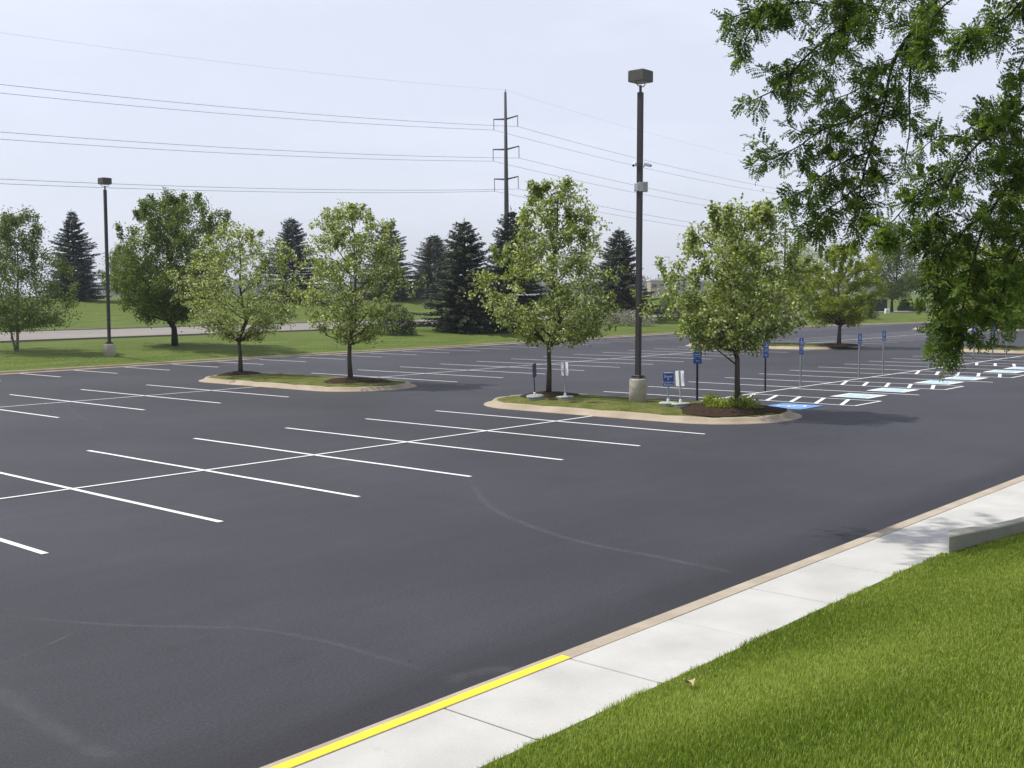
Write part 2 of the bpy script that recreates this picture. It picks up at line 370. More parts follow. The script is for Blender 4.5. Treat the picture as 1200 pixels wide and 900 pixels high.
# ------------------------------------------------------------------ parking lot
pu = [-160] + list(np.arange(-20, 166, 5.0)) + [170]
V = []; F = []
for u in pu: V += [(u, -14.31, 0), (u, min(10, far_kerb(u)-.1), 0), (u, far_kerb(u)-.02, 0)]
for i in range(len(pu)-1):
    for k in range(2): F.append((i*3+k, i*3+3+k, i*3+4+k, i*3+1+k))
lot = tag(mesh_obj('parking_lot', V, F, MAT['asphalt']), kind='structure')
S = 3.048; DPT = 5.227; LW = .117
CB = 18.83
nline = 0; far_lines = MB()
def stripe(p, q, wd=LW, z=.008, name='stall_line', m='white'):
    global nline
    p = Vector((*p, 0)); q = Vector((*q, 0)); d = (q-p).normalized(); nrm = Vector((-d.y, d.x, 0))*wd/2
    k = max(2, int((q-p).length/1.2)); V = []; F = []
    for i in range(k+1):
        c = p.lerp(q, i/k); jit = random.uniform(-.006, .006)
        for sgn in (1, -1):
            e = c + nrm*sgn*(1+random.uniform(-.07, .07)) + nrm.normalized()*jit; V.append((e.x, e.y, z))
    for i in range(k): F.append((i*2+1, i*2+3, i*2+2, i*2))
    if name == 'stall_line':
        P = (p+q)/2; x, y, dd = project(P)
        if nline >= 94 or dd > 112: far_lines.add(V, F); return
        nline += 1
    mesh_obj(name, V, F, MAT[m], lot)
cand = []
for i in range(-3, 7): cand.append(((i*S, -DPT), (i*S, DPT)))
for i in range(-4, 4): cand.append(((9.42+i*S, CB-DPT), (9.42+i*S, CB+DPT)))
for i in range(12): cand.append(((27.8+i*S, CB-DPT), (27.8+i*S, CB+DPT)))
for i in range(12): cand.append(((69.9+i*S, CB-DPT), (69.9+i*S, CB+DPT)))
for i in range(12): cand.append(((27.53+i*S, 0.0), (27.53+i*S, DPT)))
for i in range(36):
    u = 18.78+i*S
    cand.append(((u, 32.55), (u, min(37.3, far_kerb(u)-.3))))
for i in range(-3, 0):
    u = 18.78+i*S; cand.append(((u, 32.4), (u, 37.0)))
cand += [((33.0, 0), (33.0, -5.2)), ((40.55, 0), (40.55, -5.3)), ((48.6, 0), (48.6, -5.3)), ((56.2, 0), (56.2, -5.3)), ((59.2, 0), (59.2, -5.3)), ((62.2, 0), (62.2, -5.3))]
cand.sort(key=lambda c: (Vector((*c[0], 0)) - CAMP).length)
for p, q in cand: stripe(p, q)
for (a, b, v) in ((-30, 20.2, 0), (26.2, 64.2, 0), (-30, 20.9, CB), (25.9, 62.3, CB), (67.9, 105.8, CB)):
    stripe((a, v), (b, v), .1, .012, 'centre_line')
if far_lines.V: tag(far_lines.build('distant_stall_lines', MAT['white'], lot), kind='stuff')
def hatch(a, b, ns, flip=False):
    m_ = MB(); zz = .012
    def strip(p, q, wd, z):
        p = Vector((*p, 0)); q = Vector((*q, 0)); d = (q-p).normalized(); nn = Vector((-d.y, d.x, 0))*wd/2
        m_.quad([(*(p-nn).xy, z), (*(q-nn).xy, z), (*(q+nn).xy, z), (*(p+nn).xy, z)])
    strip((a, -.05), (a, -5.1), .1, zz); strip((b, -.05), (b, -5.1), .1, zz); strip((a, -5.1), (b, -5.1), .1, zz+.002)
    for k in range(ns):
        v0 = -.15 - k*.94
        strip((b, v0), (a, v0-.7), .14, zz+.001)
    m_.build('access_aisle_hatching', MAT['white'], lot)
hatch(27.82, 29.88, 5); hatch(35.75, 37.72, 5); hatch(43.45, 45.6, 5); hatch(51.3, 53.4, 5)
def isa_strokes():                    # wheelchair pictogram as 2-D polygons in a unit square
    P = []
    def seg(p, q, wd):
        p, q = Vector(p), Vector(q); d = (q-p).normalized(); nn = Vector((-d.y, d.x))*wd/2; P.append([p-nn, q-nn, q+nn, p+nn])
    P.append([Vector((.42+.075*math.cos(t), .86+.075*math.sin(t))) for t in np.linspace(0, 2*math.pi, 13)[:-1]])
    seg((.43, .76), (.46, .42), .10); seg((.42, .455), (.68, .455), .08); seg((.44, .62), (.64, .62), .06); seg((.66, .49), (.78, .17), .08); seg((.76, .19), (.86, .22), .06)
    c0 = Vector((.47, .33)); pts = [c0+Vector((math.cos(t), math.sin(t)))*.25 for t in np.linspace(R(125), R(345), 15)]
    for a_, b_ in zip(pts[:-1], pts[1:]): seg(a_, b_, .065)
    return P
ISA = isa_strokes()
def pictogram(u0, u1, v0, v1, blue, border):
    bm_ = MB().quad([(u0, v1, .016), (u1, v1, .016), (u1, v0, .016), (u0, v0, .016)])
    sq = bm_.build('accessible_stall_marking', MAT['white' if border else blue], lot)
    if border:
        e = .2
        MB().quad([(u0+e, v1+e, .019), (u1-e, v1+e, .019), (u1-e, v0-e, .019), (u0+e, v0-e, .019)]).build('blue_field', MAT[blue], sq)
    g = MB(); zz = .022
    for i, pl in enumerate(ISA):
        zz += .0003
        # upright when read from the aisle: the head points towards the row's centre line
        g.add([(u0+(u1-u0)*(.12+.76*p.x), v1+(v0-v1)*(.12+.76*p.y), zz) for p in pl], [tuple(range(len(pl)))])
    g.build('wheelchair_pictogram', MAT['white'], sq)
pictogram(25.62, 27.25, -2.75, -4.25, 'blue', False)
for (a, b) in ((30.55, 32.2), (33.65, 35.2), (38.2, 40.0), (41.1, 42.9), (46.35, 48.1), (49.2, 50.9)): pictogram(a, b, -2.85, -4.35, 'glareblue', True)  # farther squares use the blue with glare painted in

def tyre(pts, wd, strength=1.0):
    P = [drop(x, y) for x, y in pts]
    # resample with a spline
    Q = []
    for i in range(len(P)-1):
        p0 = P[max(i-1, 0)]; p1 = P[i]; p2 = P[i+1]; p3 = P[min(i+2, len(P)-1)]
        for t in np.linspace(0, 1, 14, endpoint=False):
            Q.append(.5*((2*p1)+(p2-p0)*t+(2*p0-5*p1+4*p2-p3)*t*t+(-p0+3*p1-3*p2+p3)*t**3))
    Q.append(P[-1]); nq = len(Q); V = []; F = []; A = []
    for i, q in enumerate(Q):
        d = Q[min(i+1, nq-1)] - Q[max(i-1, 0)]; nn = Vector((-d.y, d.x, 0)).normalized()*wd/2
        fade = min(1, i/(nq*.15), (nq-1-i)/(nq*.15))
        for k, e in ((-1, 0), (-.2, 1), (.2, 1), (1, 0)):
            V.append((q.x+nn.x*k, q.y+nn.y*k, .004)); A.append(e*fade*strength)
    for i in range(nq-1):
        for k in range(3): F.append((i*4+k, i*4+k+1, i*4+5+k, i*4+4+k))
    np_mesh('tyre_mark', V, F, MAT['scuff'], lot, A, attr='edge')
tyre([(553, 560), (565, 585), (600, 608), (680, 635), (780, 655), (875, 675)], .24, .34)
tyre([(-20, 720), (60, 727), (140, 733), (220, 735), (300, 738), (380, 752), (450, 772), (515, 790)], .15, .28)
tyre([(-20, 798), (20, 825), (60, 853), (110, 880), (150, 893)], .30, .26)
tyre([(-10, 780), (30, 768), (95, 738)], .08, .24)
tyre([(75, 470), (92, 488), (115, 498), (112, 505), (88, 512)], .22, .25)
tyre([(-10, 512), (100, 511), (200, 508), (290, 505)], .18, .18)
tyre([(520, 800), (545, 792), (580, 785), (605, 786)], .3, .28)
tyre([(900, 515), (960, 508), (1040, 512), (1150, 512)], .3, .16)

# ------------------------------------------------------------------ kerb, sidewalk, low wall
def sweep(path, prof, name, m, closed=False, parent=None, smooth=False, joints=None):
    """sweep a profile (offset to the left of travel, z) along a plan path"""
    n_ = len(path); V = []; F = []; k = len(prof)
    for i in range(n_):
        p = Vector((*path[i][:2], 0))
        a = Vector((*path[(i-1) % n_ if closed else max(i-1, 0)][:2], 0)); b = Vector((*path[(i+1) % n_ if closed else min(i+1, n_-1)][:2], 0))
        d = (b-a).normalized(); nn = Vector((-d.y, d.x, 0))
        dj = joints(i) if joints else 0
        for (o_, z) in prof: V.append((p.x+nn.x*o_, p.y+nn.y*o_, z-dj*(z > .05)))
    for i in range(n_ if closed else n_-1):
        j = (i+1) % n_
        for q in range(k-1): F.append((i*k+q, j*k+q, j*k+q+1, i*k+q+1))
    if not closed: F.append(tuple(range(k))); F.append(tuple((n_-1)*k+q for q in range(k))[::-1])
    return mesh_obj(name, V, F, m, parent, smooth)
kp = [(u, -14.52) for u in np.arange(-60, 62, 1.0)]
kerb = tag(sweep(kp, [(0, -.2), (0, .150), (.185, .15), (.208, .14), (.215, .12), (.225, -.2)], 'kerb', MAT['kerb']), kind='structure')
yp = [(u, -14.52) for u in np.arange(-60, .1, 1.0)] + [(.6, -14.52), (.97, -14.52)]
sweep(yp, [(.004, .151), (.010, .1545), (.120, .1545), (.126, .151)], 'yellow_paint', MAT['yellow'], parent=kerb)
sw = tag(MB().quad([(-60, -15.70, .136), (62, -15.70, .136), (62, -14.53, .136), (-60, -14.53, .136)]).build('sidewalk', MAT['joint']), kind='structure')
sp = MB(); j0 = .955
sl_e = [j0 + 1.765*k for k in range(-26, 30)]
for k in range(len(sl_e)-1):
    a, b = sl_e[k]+.011, sl_e[k+1]-.011; lo = -15.72 if b < 7.9 else -19.5
    hz = .146 + random.uniform(-.002, .002)
    sp.box(((a+b)/2, (-14.5225+lo)/2, hz-.05), (b-a, -14.5225-lo, .1), 0, .007)
sp.build('concrete_slabs', MAT['conc'], sw)
WP = []
for i in range(len(wallp)-1):
    for t in np.linspace(0, 1, 4, endpoint=False): WP.append((wallp[i][0]+(wallp[i+1][0]-wallp[i][0])*t, wallp[i][1]+(wallp[i+1][1]-wallp[i][1])*t))
WP.append(wallp[-1])
WPROF = [(0, -.1), (0, .385), (.012, .40), (.168, .40), (.18, .385), (.18, -.1)]
o = sweep(WP, WPROF, 'low_wall', MAT['wallc'])
nW = len(WPROF); run = 0.0
for r_ in range(len(WP)):
    if r_: run += math.dist(WP[r_], WP[r_-1])
    lift = max(0, verge(WP[r_][1]) + .19 - .40)
    for i_, (of_, z_) in enumerate(WPROF):
        vt = o.data.vertices[r_*nW+i_]; vt.co.x += of_*2.2*max(0, 1-run/1.6)     # the end is cut on a skew
        if z_ > 0: vt.co.z += lift
tag(o, 'low curved concrete wall between the sidewalk and the near lawn', 'wall')

# ------------------------------------------------------------------ far kerb, road
fk = [(u, far_kerb(u)) for u in list(np.arange(-160, 100, 4.0)) + list(np.arange(100, 168, 2.0))]
tag(sweep(fk, [(-.32, -.05), (-.32, .014), (-.02, .03), (.03, .12), (.07, .14), (.2, .14), (.2, -.05)], 'lot_kerb', MAT['kerbi']), kind='structure')
V = []; F = []; ru = [u for u in us if -1600 < u < 2500]
for u in ru:
    for t in np.linspace(ROAD[0], ROAD[1], 7):
        v = far_kerb(u)+t; V.append((u, v, H(u, v)+.03))
for i in range(len(ru)-1):
    for k in range(6): F.append((i*7+k, i*7+7+k, i*7+8+k, i*7+1+k))
tag(mesh_obj('road', V, F, MAT['road'], None, True), kind='structure')
for side, nm in ((ROAD[0]-.3, 'road_kerb'), (ROAD[1], 'road_kerb')):
    pth = [(u, far_kerb(u)+side) for u in ru]; prof = []
    n_ = len(pth); V = []; F = []
    for (u, v) in pth:
        z = H(u, v)
        for (o_, zz) in ((0, -.1), (0, .13), (.3, .13), (.3, -.1)): V.append((u, v+o_, z+zz))
    for i in range(n_-1):
        for q in range(3): F.append((i*4+q, i*4+q+1, i*4+5+q, i*4+4+q))
    tag(mesh_obj(nm, V, F, MAT['road']), kind='structure')

# ------------------------------------------------------------------ traffic islands
def rrect(u0, u1, v0, v1, r, n_=10):
    P = []
    for (cx, cy, a0) in ((u1-r, v0+r, -90), (u1-r, v1-r, 0), (u0+r, v1-r, 90), (u0+r, v0+r, 180)):
        for k in range(n_+1):
            a = R(a0+90*k/n_); P.append((cx+r*math.cos(a), cy+r*math.sin(a)))
    out = []
    for i in range(len(P)):
        a = Vector(P[i]); b = Vector(P[(i+1) % len(P)]); k = max(1, int((b-a).length/.6))
        for t in range(k): out.append(tuple(a.lerp(b, t/k)))
    return out
def island(u0, u1, v0, v1, r, label, beds):
    root = empty('traffic_island', ((u0+u1)/2, (v0+v1)/2, 0)); ox, oy = root.location.x, root.location.y
    pth = [(u-ox, v-oy) for u, v in rrect(u0, u1, v0, v1, r)]
    prof = [(0, -.02), (0, .012), (.17, .03), (.23, .07), (.29, .14), (.33, .165), (.47, .165), (.51, .12)]
    sweep(pth, prof, 'kerb', MAT['kerbi'], True, root, True, joints=lambda i: .02 if i % 4 == 0 else 0)
    inner = rrect(u0+.48, u1-.48, v0+.48, v1-.48, r-.48); k = len(inner)
    rings = []
    for f_, z in ((1, .15), (.85, .19), (.6, .23), (.3, .25)):
        rings.append([((u-ox)*f_, (v-oy)*(1-(1-f_)*.6), z+random.uniform(-.012, .012)) for u, v in inner])
    V = [p for rr in rings for p in rr] ; F = []
    for j in range(3):
        for i in range(k): F.append((j*k+i, j*k+(i+1) % k, (j+1)*k+(i+1) % k, (j+1)*k+i))
    F.append(tuple(3*k+i for i in range(k)))
    mesh_obj('grass_bed', V, F, MAT['dry'], root, True)
    for (bu, bv, br_u, br_v) in beds:
        V = [(bu-ox, bv-oy, .36)]; F = []; nn = 28
        for j, f_ in enumerate((.25, .5, .75, 1.0)):
            for i in range(nn):
                a = 2*math.pi*i/nn; wob = 1+.12*math.sin(3*a+bu)+random.uniform(-.06, .06)
                uu, vv = bu-ox+br_u*f_*math.cos(a)*wob, bv-oy+br_v*f_*math.sin(a)*wob
                uu = max(u0-ox+.66, min(u1-ox-.66, uu))
                V.append((uu, vv, (.35, .32, .275, .185)[j]+random.uniform(-.02, .02)*(j < 3)))
        for i in range(nn): F.append((0, 1+i, 1+(i+1) % nn))
        for j in range(3):
            for i in range(nn): F.append((1+j*nn+i, 1+(j+1)*nn+i, 1+(j+1)*nn+(i+1) % nn, 1+j*nn+(i+1) % nn))
        mesh_obj('mulch_bed', V, F, MAT['mulch'], root, True)
    tag(root, label, 'traffic island', 'kerbed islands in the parking lot')
    return root
def on_line(px, u):                   # point on the vertical plane u = const seen at column px (on the lot)
    lo, hi = -30, 80
    for _ in range(60):
        m_ = (lo+hi)/2; x = project(Vector((u, m_, .2)))[0]
        if x > px: lo = m_
        else: hi = m_
    return (lo+hi)/2
T3v = on_line(643, 23.0); T4v = on_line(865, 23.1); T1v = on_line(282, 23.4); T2v = on_line(411, 23.6); T5v = on_line(983, 65.0); T6v = on_line(871, 65.2); T7v = on_line(1163, 67.0); T8v = on_line(1197, 108.2)
island(20.1, 25.2, -5.5, 6.15, 2.5, 'near kerbed island with the tall lamp post and two trees', [(23.0, T3v, 1.2, 1.2), (22.6, -3.2, 1.75, 1.8)])
island(20.95, 25.85, 12.7, 25.3, 2.4, 'left kerbed island with two young trees and no lamp post', [(23.4, T1v, 1.1, 1.1), (23.6, T2v-.2, 1.5, 1.7)])
island(62.3, 67.9, 12.7, 25.2, 2.5, 'distant kerbed island behind the row of blue signs', [(65.0, T5v, 1.6, 1.6), (65.2, T6v, 1.6, 1.6)])
island(64.2, 69.8, -5.6, 5.9, 2.5, 'distant kerbed island at right half hidden by hanging branches', [(67.0, T7v, 1.6, 1.6)])
island(105.8, 111.0, 13.2, 25.6, 2.5, 'farthest kerbed island near the back lawn at right', [(108.2, T8v, 1.5, 1.5)])

# ------------------------------------------------------------------ foliage builders
def leaves(name, P, T, Nn, Ln, Wd, tint, material, parent):
    """folded rhombic leaves: base P, direction T, side from Nn, length and width arrays"""
    T = T/np.linalg.norm(T, axis=1, keepdims=True)
    B = np.cross(T, Nn); B /= np.linalg.norm(B, axis=1, keepdims=True)+1e-9
    Nn = np.cross(B, T)
    n_ = len(P); Ln = np.broadcast_to(Ln, n_)[:, None]; Wd = np.broadcast_to(Wd, n_)[:, None]
    mid = P + T*Ln*.5 + Nn*Wd*.18
    V = np.stack([P, mid-B*Wd*.5, P+T*Ln, mid+B*Wd*.5], 1).reshape(-1, 3)
    i = np.arange(n_)[:, None]*4
    F = np.concatenate([i+np.array([[0, 1, 2]]), i+np.array([[0, 2, 3]])], 1).reshape(-1, 3)
    return np_mesh(name, V, F, material, parent, np.repeat(tint, 2))
def rdir(n_, rng):
    d = rng.normal(size=(n_, 3)); return d/np.linalg.norm(d, axis=1, keepdims=True)
def outline(rows, px0, D, base_py):
    """picture rows (y, left, right) of a crown -> heights and radii in metres at distance D"""
    k = D/FPX
    r = sorted([((base_py-y)*k, max(.05, (px0-a)*k), max(.05, (b-px0)*k)) for y, a, b in rows])
    h = np.array([x[0] for x in r]); return h, np.array([x[1] for x in r])*1.05, np.array([x[2] for x in r])*1.05
def broadleaf(name, label, base, px0, base_py, rows, nleaf, leaf, material, bark, trunk_r, seed, group=None, clump=.23, pale=.26, droop=.3, cat='tree', stems=None, wind=.25, extra=(), nshell=80):
    rng = np.random.default_rng(seed); rnd = random.Random(seed)
    D = (Vector(base)-CAMP).dot(FWD)
    hs, rl, rr = outline(rows, px0, D, base_py)
    root = empty(name, base); tag(root, label, cat, group)
    Ht = hs[-1]; h0 = hs[0]
    toR = RIGHT
    def rad(h, a):                     # a: angle with 0 = to the right of the picture
        l_, r_ = np.interp(h, hs, rl), np.interp(h, hs, rr); c = math.cos(a)
        side = r_ if c > 0 else l_
        return side*c*c + .5*(l_+r_)*(1-c*c)
    def pt(h, a, f_):
        q = RIGHT*math.cos(a) + FWD*math.sin(a); r = rad(h, a)*f_
        return Vector((q.x*r, q.y*r, h))
    tb = MB(); twigs = []
    # trunk, slightly crooked, dissolving into the crown
    lean = Vector((0, 0, 0))
    if stems:
        for (topx, topz, r0) in stems:
            pts = [Vector((0, 0, -.1)) + RIGHT*(topx*.04)]
            for t in np.linspace(.15, 1, 7): pts.append(RIGHT*(topx*t**.9+rnd.uniform(-.04, .04)) + FWD*rnd.uniform(-.05, .05) + UP*(topz*t))
            tb.tube(pts, [r0*(1-.7*t) for t in np.linspace(0, 1, len(pts))], 8)
    ax = []
    for t in np.linspace(0, .93, 9): ax.append(Vector((rnd.uniform(-.06, .06)*min(1, t*4), rnd.uniform(-.06, .06)*min(1, t*4), t*Ht)))
    # bend the leader towards the centre of the crown outline
    for p in ax:
        if p.z > h0: p += RIGHT*float((np.interp(p.z, hs, rr)-np.interp(p.z, hs, rl))*.35)
    tr = [trunk_r*(1.25 if i == 0 else 1)*(1-.9*(i/8))+.008 for i in range(9)]; ax[0].z = -.15
    if not stems: tb.tube(ax, tr, 9)
    def axis(h):
        for p, q in zip(ax[:-1], ax[1:]):
            if p.z <= h <= q.z: return p.lerp(q, (h-p.z)/(q.z-p.z))
        return ax[-1].copy()
    nb = int(26 + 8*Ht/7); cl = []
    for b in range(nb):
        a = b*2.39996+rnd.uniform(-.4, .4)
        hh = h0 + (Ht-h0)*((b+.5)/nb)**.95*.985
        hs_ = max(h0*.82, hh - rad(hh, a)*rnd.uniform(.55, 1.0)) if hh < Ht*.9 else hh-rnd.uniform(.4, .8)
        hs_ = min(hs_, Ht*.9)
        A = axis(max(hs_, h0*.75)); f_ = rnd.uniform(.82, 1.12)
        E = pt(hh, a, f_); M1 = A.lerp(E, .5) + UP*rnd.uniform(-.1, .15)*(E-A).length
        pts = [A, A.lerp(M1, .55)+Vector((rnd.uniform(-.05, .05), rnd.uniform(-.05, .05), 0)), M1, M1.lerp(E, .5)+Vector((rnd.uniform(-.06, .06), rnd.uniform(-.06, .06), rnd.uniform(-.05, .05))), E]
        r0 = trunk_r*.42*(1-.65*hh/Ht)+.006
        tb.tube(pts, [r0, r0*.8, r0*.55, r0*.35, .004], 5)
        ln = (E-A).length
        for k in range(int(3+ln*3.2)):
            t = rnd.uniform(.25, 1.0); i = min(3, int(t*4)); Pp = pts[i].lerp(pts[i+1], t*4-i)
            d = Vector((rnd.gauss(0, 1), rnd.gauss(0, 1), rnd.gauss(.1, .7))).normalized()*rnd.uniform(.15, .6)*(.5+.5*ln/2)
            Q = Pp+d
            # keep inside the outline
            hq = min(max(Q.z, h0-.15), Ht*1.01); rq = math.hypot(Q.x, Q.y); aq = math.atan2(Vector((Q.x, Q.y, 0)).dot(FWD), Vector((Q.x, Q.y, 0)).dot(RIGHT)); mxr = rad(hq, aq)*rnd.uniform(.86, 1.22)+.05
            if rq > mxr: Q.x *= mxr/rq; Q.y *= mxr/rq
            Q.z = hq
            tb.tube([Pp, Pp.lerp(Q, .6)+UP*.03, Q], [.010, .007, .003], 4, False)
            cl.append((Q, rnd.uniform(.6, 1.25)))
    rmax = max(rl.max(), rr.max()); k = 0
    while k < nshell:
        hh = h0 + (Ht-h0)*rnd.random(); a = rnd.uniform(0, 6.283)
        if rnd.random()*rmax > rad(hh, a): continue
        k += 1; cl.append((pt(hh, a, rnd.uniform(.62, 1.12)), rnd.uniform(.4, 1.05)))
    for k in range(int(10+Ht)):
        a = rnd.uniform(0, 6.283); hh = h0+(Ht-h0)*rnd.uniform(.35, .95); B0 = pt(hh, a, rnd.uniform(.35, 1.0)); ln2 = rnd.uniform(.4, 1.05)*Ht/7.5
        B1 = B0 + Vector((rnd.gauss(0, .15), rnd.gauss(0, .15), 1)).normalized()*ln2 + Vector((B0.x, B0.y, 0))*.08
        if B1.z > Ht*1.0: B1.z = Ht*rnd.uniform(.95, 1.0)
        tb.tube([B0-UP*.2, B0.lerp(B1, .5), B1], [.012, .008, .003], 4, False)
        for t in (.25, .5, .75, 1.0): cl.append((B0.lerp(B1, t), .42))
    for (ex, ey) in extra:
        Q = at(ex, ey, D+rnd.uniform(-.3, .3)) - Vector(base); cl += [(Q, .9)]*4
    if extra:
        E0 = at(extra[0][0], extra[0][1], D)-Vector(base); A0 = axis(h0*.62); tb.tube([A0, A0.lerp(E0, .5)-UP*.1, E0], [.03, .02, .008], 6)
        for (ex, ey) in extra[1:]: tb.tube([E0, at(ex, ey, D)-Vector(base)], [.012, .004], 4)
    C = np.array([tuple(c[0]) for c in cl]); cs = np.array([c[1] for c in cl])
    idx = rng.integers(0, len(C), nleaf)
    off = rng.normal(size=(nleaf, 3))*np.array([1, 1, .8])*(clump*.55*cs[idx])[:, None]
    P = C[idx] + off
    T = rdir(nleaf, rng)*.9 + off/(np.linalg.norm(off, axis=1, keepdims=True)+1e-6)*.5 + np.array([0, 0, -droop]) + np.array(tuple(RIGHT))*wind
    Nn = rdir(nleaf, rng)*.8 + np.array([0, 0, .7])
    ctint = rng.uniform(-.14, .14, len(C))[idx]
    tint = np.clip(.46 + ctint + rng.normal(0, .13, nleaf), 0, .82)
    pl = rng.random(nleaf) < pale*(.4+1.2*(rng.random(len(C))[idx])); tint[pl] = rng.uniform(.78, 1, pl.sum())
    leaves('crown', P, T, Nn, leaf*rng.uniform(.7, 1.25, nleaf), leaf*.72*rng.uniform(.7, 1.2, nleaf), tint, material, root)
    tb.build('trunk', bark, root, True)
    return root
def spruce(name, label, base, Ht, Rm, material, seed, group=None, flat=0.0, ncard=1.0):
    rng = np.random.default_rng(seed); rnd = random.Random(seed)
    root = empty(name, base); tag(root, label, 'spruce', group)
    tb = MB().tube([(0, 0, -.2), (0, 0, Ht*.5), (0, 0, Ht*.98)], [.16*Ht/9, .09*Ht/9, .015], 7)
    P = []; T = []; Nn = []; Ln = []; Wd = []; TI = []
    z = Ht*.035; lob = [rnd.uniform(0, 6.28) for _ in range(4)]
    while z < Ht*.985:
        f_ = z/Ht; rr = Rm*((1-f_)**.72)*(1+.08*math.sin(z*5+seed)) * (1 if f_ > .08 else .8)
        nb = max(5, int(13*(1-f_)+5)); ph = rnd.uniform(0, 6.28)
        for b in range(nb):
            a = ph + 2*math.pi*b/nb + rnd.uniform(-.25, .25); L_ = rr*rnd.uniform(.68, 1.16)*(1+.16*math.sin(2*a+z*.9+lob[0])+.12*math.sin(3*a-z*1.7+lob[1]))
            d = Vector((math.cos(a), math.sin(a), 0)); side = Vector((-d.y, d.x, 0))
            up = .55*f_**1.5 - .10 + rnd.uniform(-.08, .08)
            zt = z+rnd.uniform(-.12, .12)
            k = max(3, int(L_/.16))
            if L_ > .5: tb.tube([(0, 0, zt), d*L_*.5+Vector((0, 0, zt+up*L_*.5-.04*L_)), d*L_*.95+Vector((0, 0, zt+up*L_))], [.022, .014, .004], 4, False)
            for i in range(k):
                s = (i+.7)/k
                if s < .18: continue
                c = d*(L_*s) + Vector((0, 0, zt + up*L_*s - .16*L_*s*(1-s) ))
                for q in (-1, 1, 0):
                    if q == 0 and i % 2: continue
                    for rep in range(3):
                        wl = (.18 + .30*(1-s)*min(1, L_))*rnd.uniform(.7, 1.3)+.08
                        dd = d*rnd.uniform(.5, .9) + side*q*rnd.uniform(.5, 1.1) + Vector((0, 0, rnd.uniform(-.42, .12)))
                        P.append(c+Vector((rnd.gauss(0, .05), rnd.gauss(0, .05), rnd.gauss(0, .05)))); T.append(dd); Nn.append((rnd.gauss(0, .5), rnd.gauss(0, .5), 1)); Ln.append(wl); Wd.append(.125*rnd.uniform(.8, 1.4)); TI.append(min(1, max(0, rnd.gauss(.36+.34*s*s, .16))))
        z += (.20+.14*(1-f_))*Ht/10
    for i in range(14):
        P.append((0, 0, Ht*.93+i*.006*Ht)); T.append((rnd.gauss(0, .35), rnd.gauss(0, .35), 1)); Nn.append((rnd.gauss(0, 1), rnd.gauss(0, 1), .1)); Ln.append(.3); Wd.append(.07); TI.append(.6)
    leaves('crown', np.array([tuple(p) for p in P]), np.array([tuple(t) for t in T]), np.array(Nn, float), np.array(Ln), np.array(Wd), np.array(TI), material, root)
    tb.build('trunk', MAT['darkbark'], root)
    return root
def shrub(name, label, base, rx, ry, rz, n_, leaf, material, seed, group=None, box=False, pale=0.0, cat='shrub'):
    rng = np.random.default_rng(seed)
    root = empty(name, base); tag(root, label, cat, group)
    d = rdir(n_, rng); d[:, 2] = np.abs(d[:, 2])*1.0
    if box: d = d/np.max(np.abs(d), axis=1, keepdims=True)*.92
    lump = 1 + .07*np.sin(d[:, 0]*7+seed)*np.sin(d[:, 1]*6+1)+.05*np.sin(d[:, 2]*11+d[:, 0]*9)
    rr = (rng.random(n_)**.22)*lump
    P = d*rr[:, None]*np.array([rx, ry, rz]); P[:, 2] += rng.normal(0, .03, n_)
    low = (rng.random(n_) < .25); P[low, 2] = rng.random(low.sum())*rz*.5
    P[:, 2] = np.maximum(P[:, 2], .02)
    Q = np.stack([P[:, 0]*c_+P[:, 1]*s_, -P[:, 0]*s_+P[:, 1]*c_, P[:, 2]], 1)
    T = rdir(n_, rng)+np.stack([d[:, 0]*c_+d[:, 1]*s_, -d[:, 0]*s_+d[:, 1]*c_, d[:, 2]], 1)*.8
    tint = np.clip(rng.normal(.45, .2, n_), 0, .8); pl = rng.random(n_) < pale; tint[pl] = rng.uniform(.8, 1, pl.sum())
    leaves('foliage', Q, T, rdir(n_, rng)+np.array([0, 0, .5]), leaf*rng.uniform(.7, 1.3, n_), leaf*.6*rng.uniform(.7, 1.2, n_), tint, material, root)
    sb = MB()
    for i in range(7):
        a = i*2.4; sb.tube([(math.cos(a)*.06*rx, math.sin(a)*.06*ry, -.1), (math.cos(a)*.3*rx, math.sin(a)*.3*ry, rz*.45), (math.cos(a)*.55*rx, math.sin(a)*.55*ry, rz*.75)], [.03, .02, .008], 5)
    sb.build('stems', MAT['darkbark'], root)
    return root

# ---- trees in the islands
G_LOT = 'young trees planted in the parking islands'
def lot_tree(u, v, z, px, py, rows, n_, label, mk, seed, **kw):
    return broadleaf('young_maple_tree', label, (u, v, z), px, py, rows, n_, kw.pop('leaf', .115), MAT[mk], MAT['bark'], kw.pop('tr', .095), seed, G_LOT, **kw)
def base_py(u, v, z): return project(Vector((u, v, z)))[1]
ZB = .3
lot_tree(23.4, T1v, ZB, 282, base_py(23.4, T1v, ZB), [(264,266,292),(280,250,325),(300,232,338),(320,219,352),(345,213,360),(365,222,355),(382,240,348),(393,268,302)], 16000, 'left of the two young trees on the left island, low spreading crown', 'pear', 21)
lot_tree(23.6, T2v, ZB, 411, base_py(23.6, T2v, ZB), [(238,414,426),(250,392,432),(262,374,462),(280,370,476),(310,362,481),(335,353,486),(355,350,484),(373,366,476),(385,380,462),(395,392,436)], 19000, 'right of the two young trees on the left island, tall ragged crown', 'pear', 22)
lot_tree(23.0, T3v, ZB, 643, base_py(23.0, T3v, ZB), [(214,646,664),(231,634,686),(250,618,700),(268,612,704),(290,606,706),(312,585,716),(330,564,734),(350,566,741),(370,588,736),(384,602,722),(394,622,688)], 21000, 'young tree left of the tall lamp post on the near island', 'pear', 23, tr=.085)
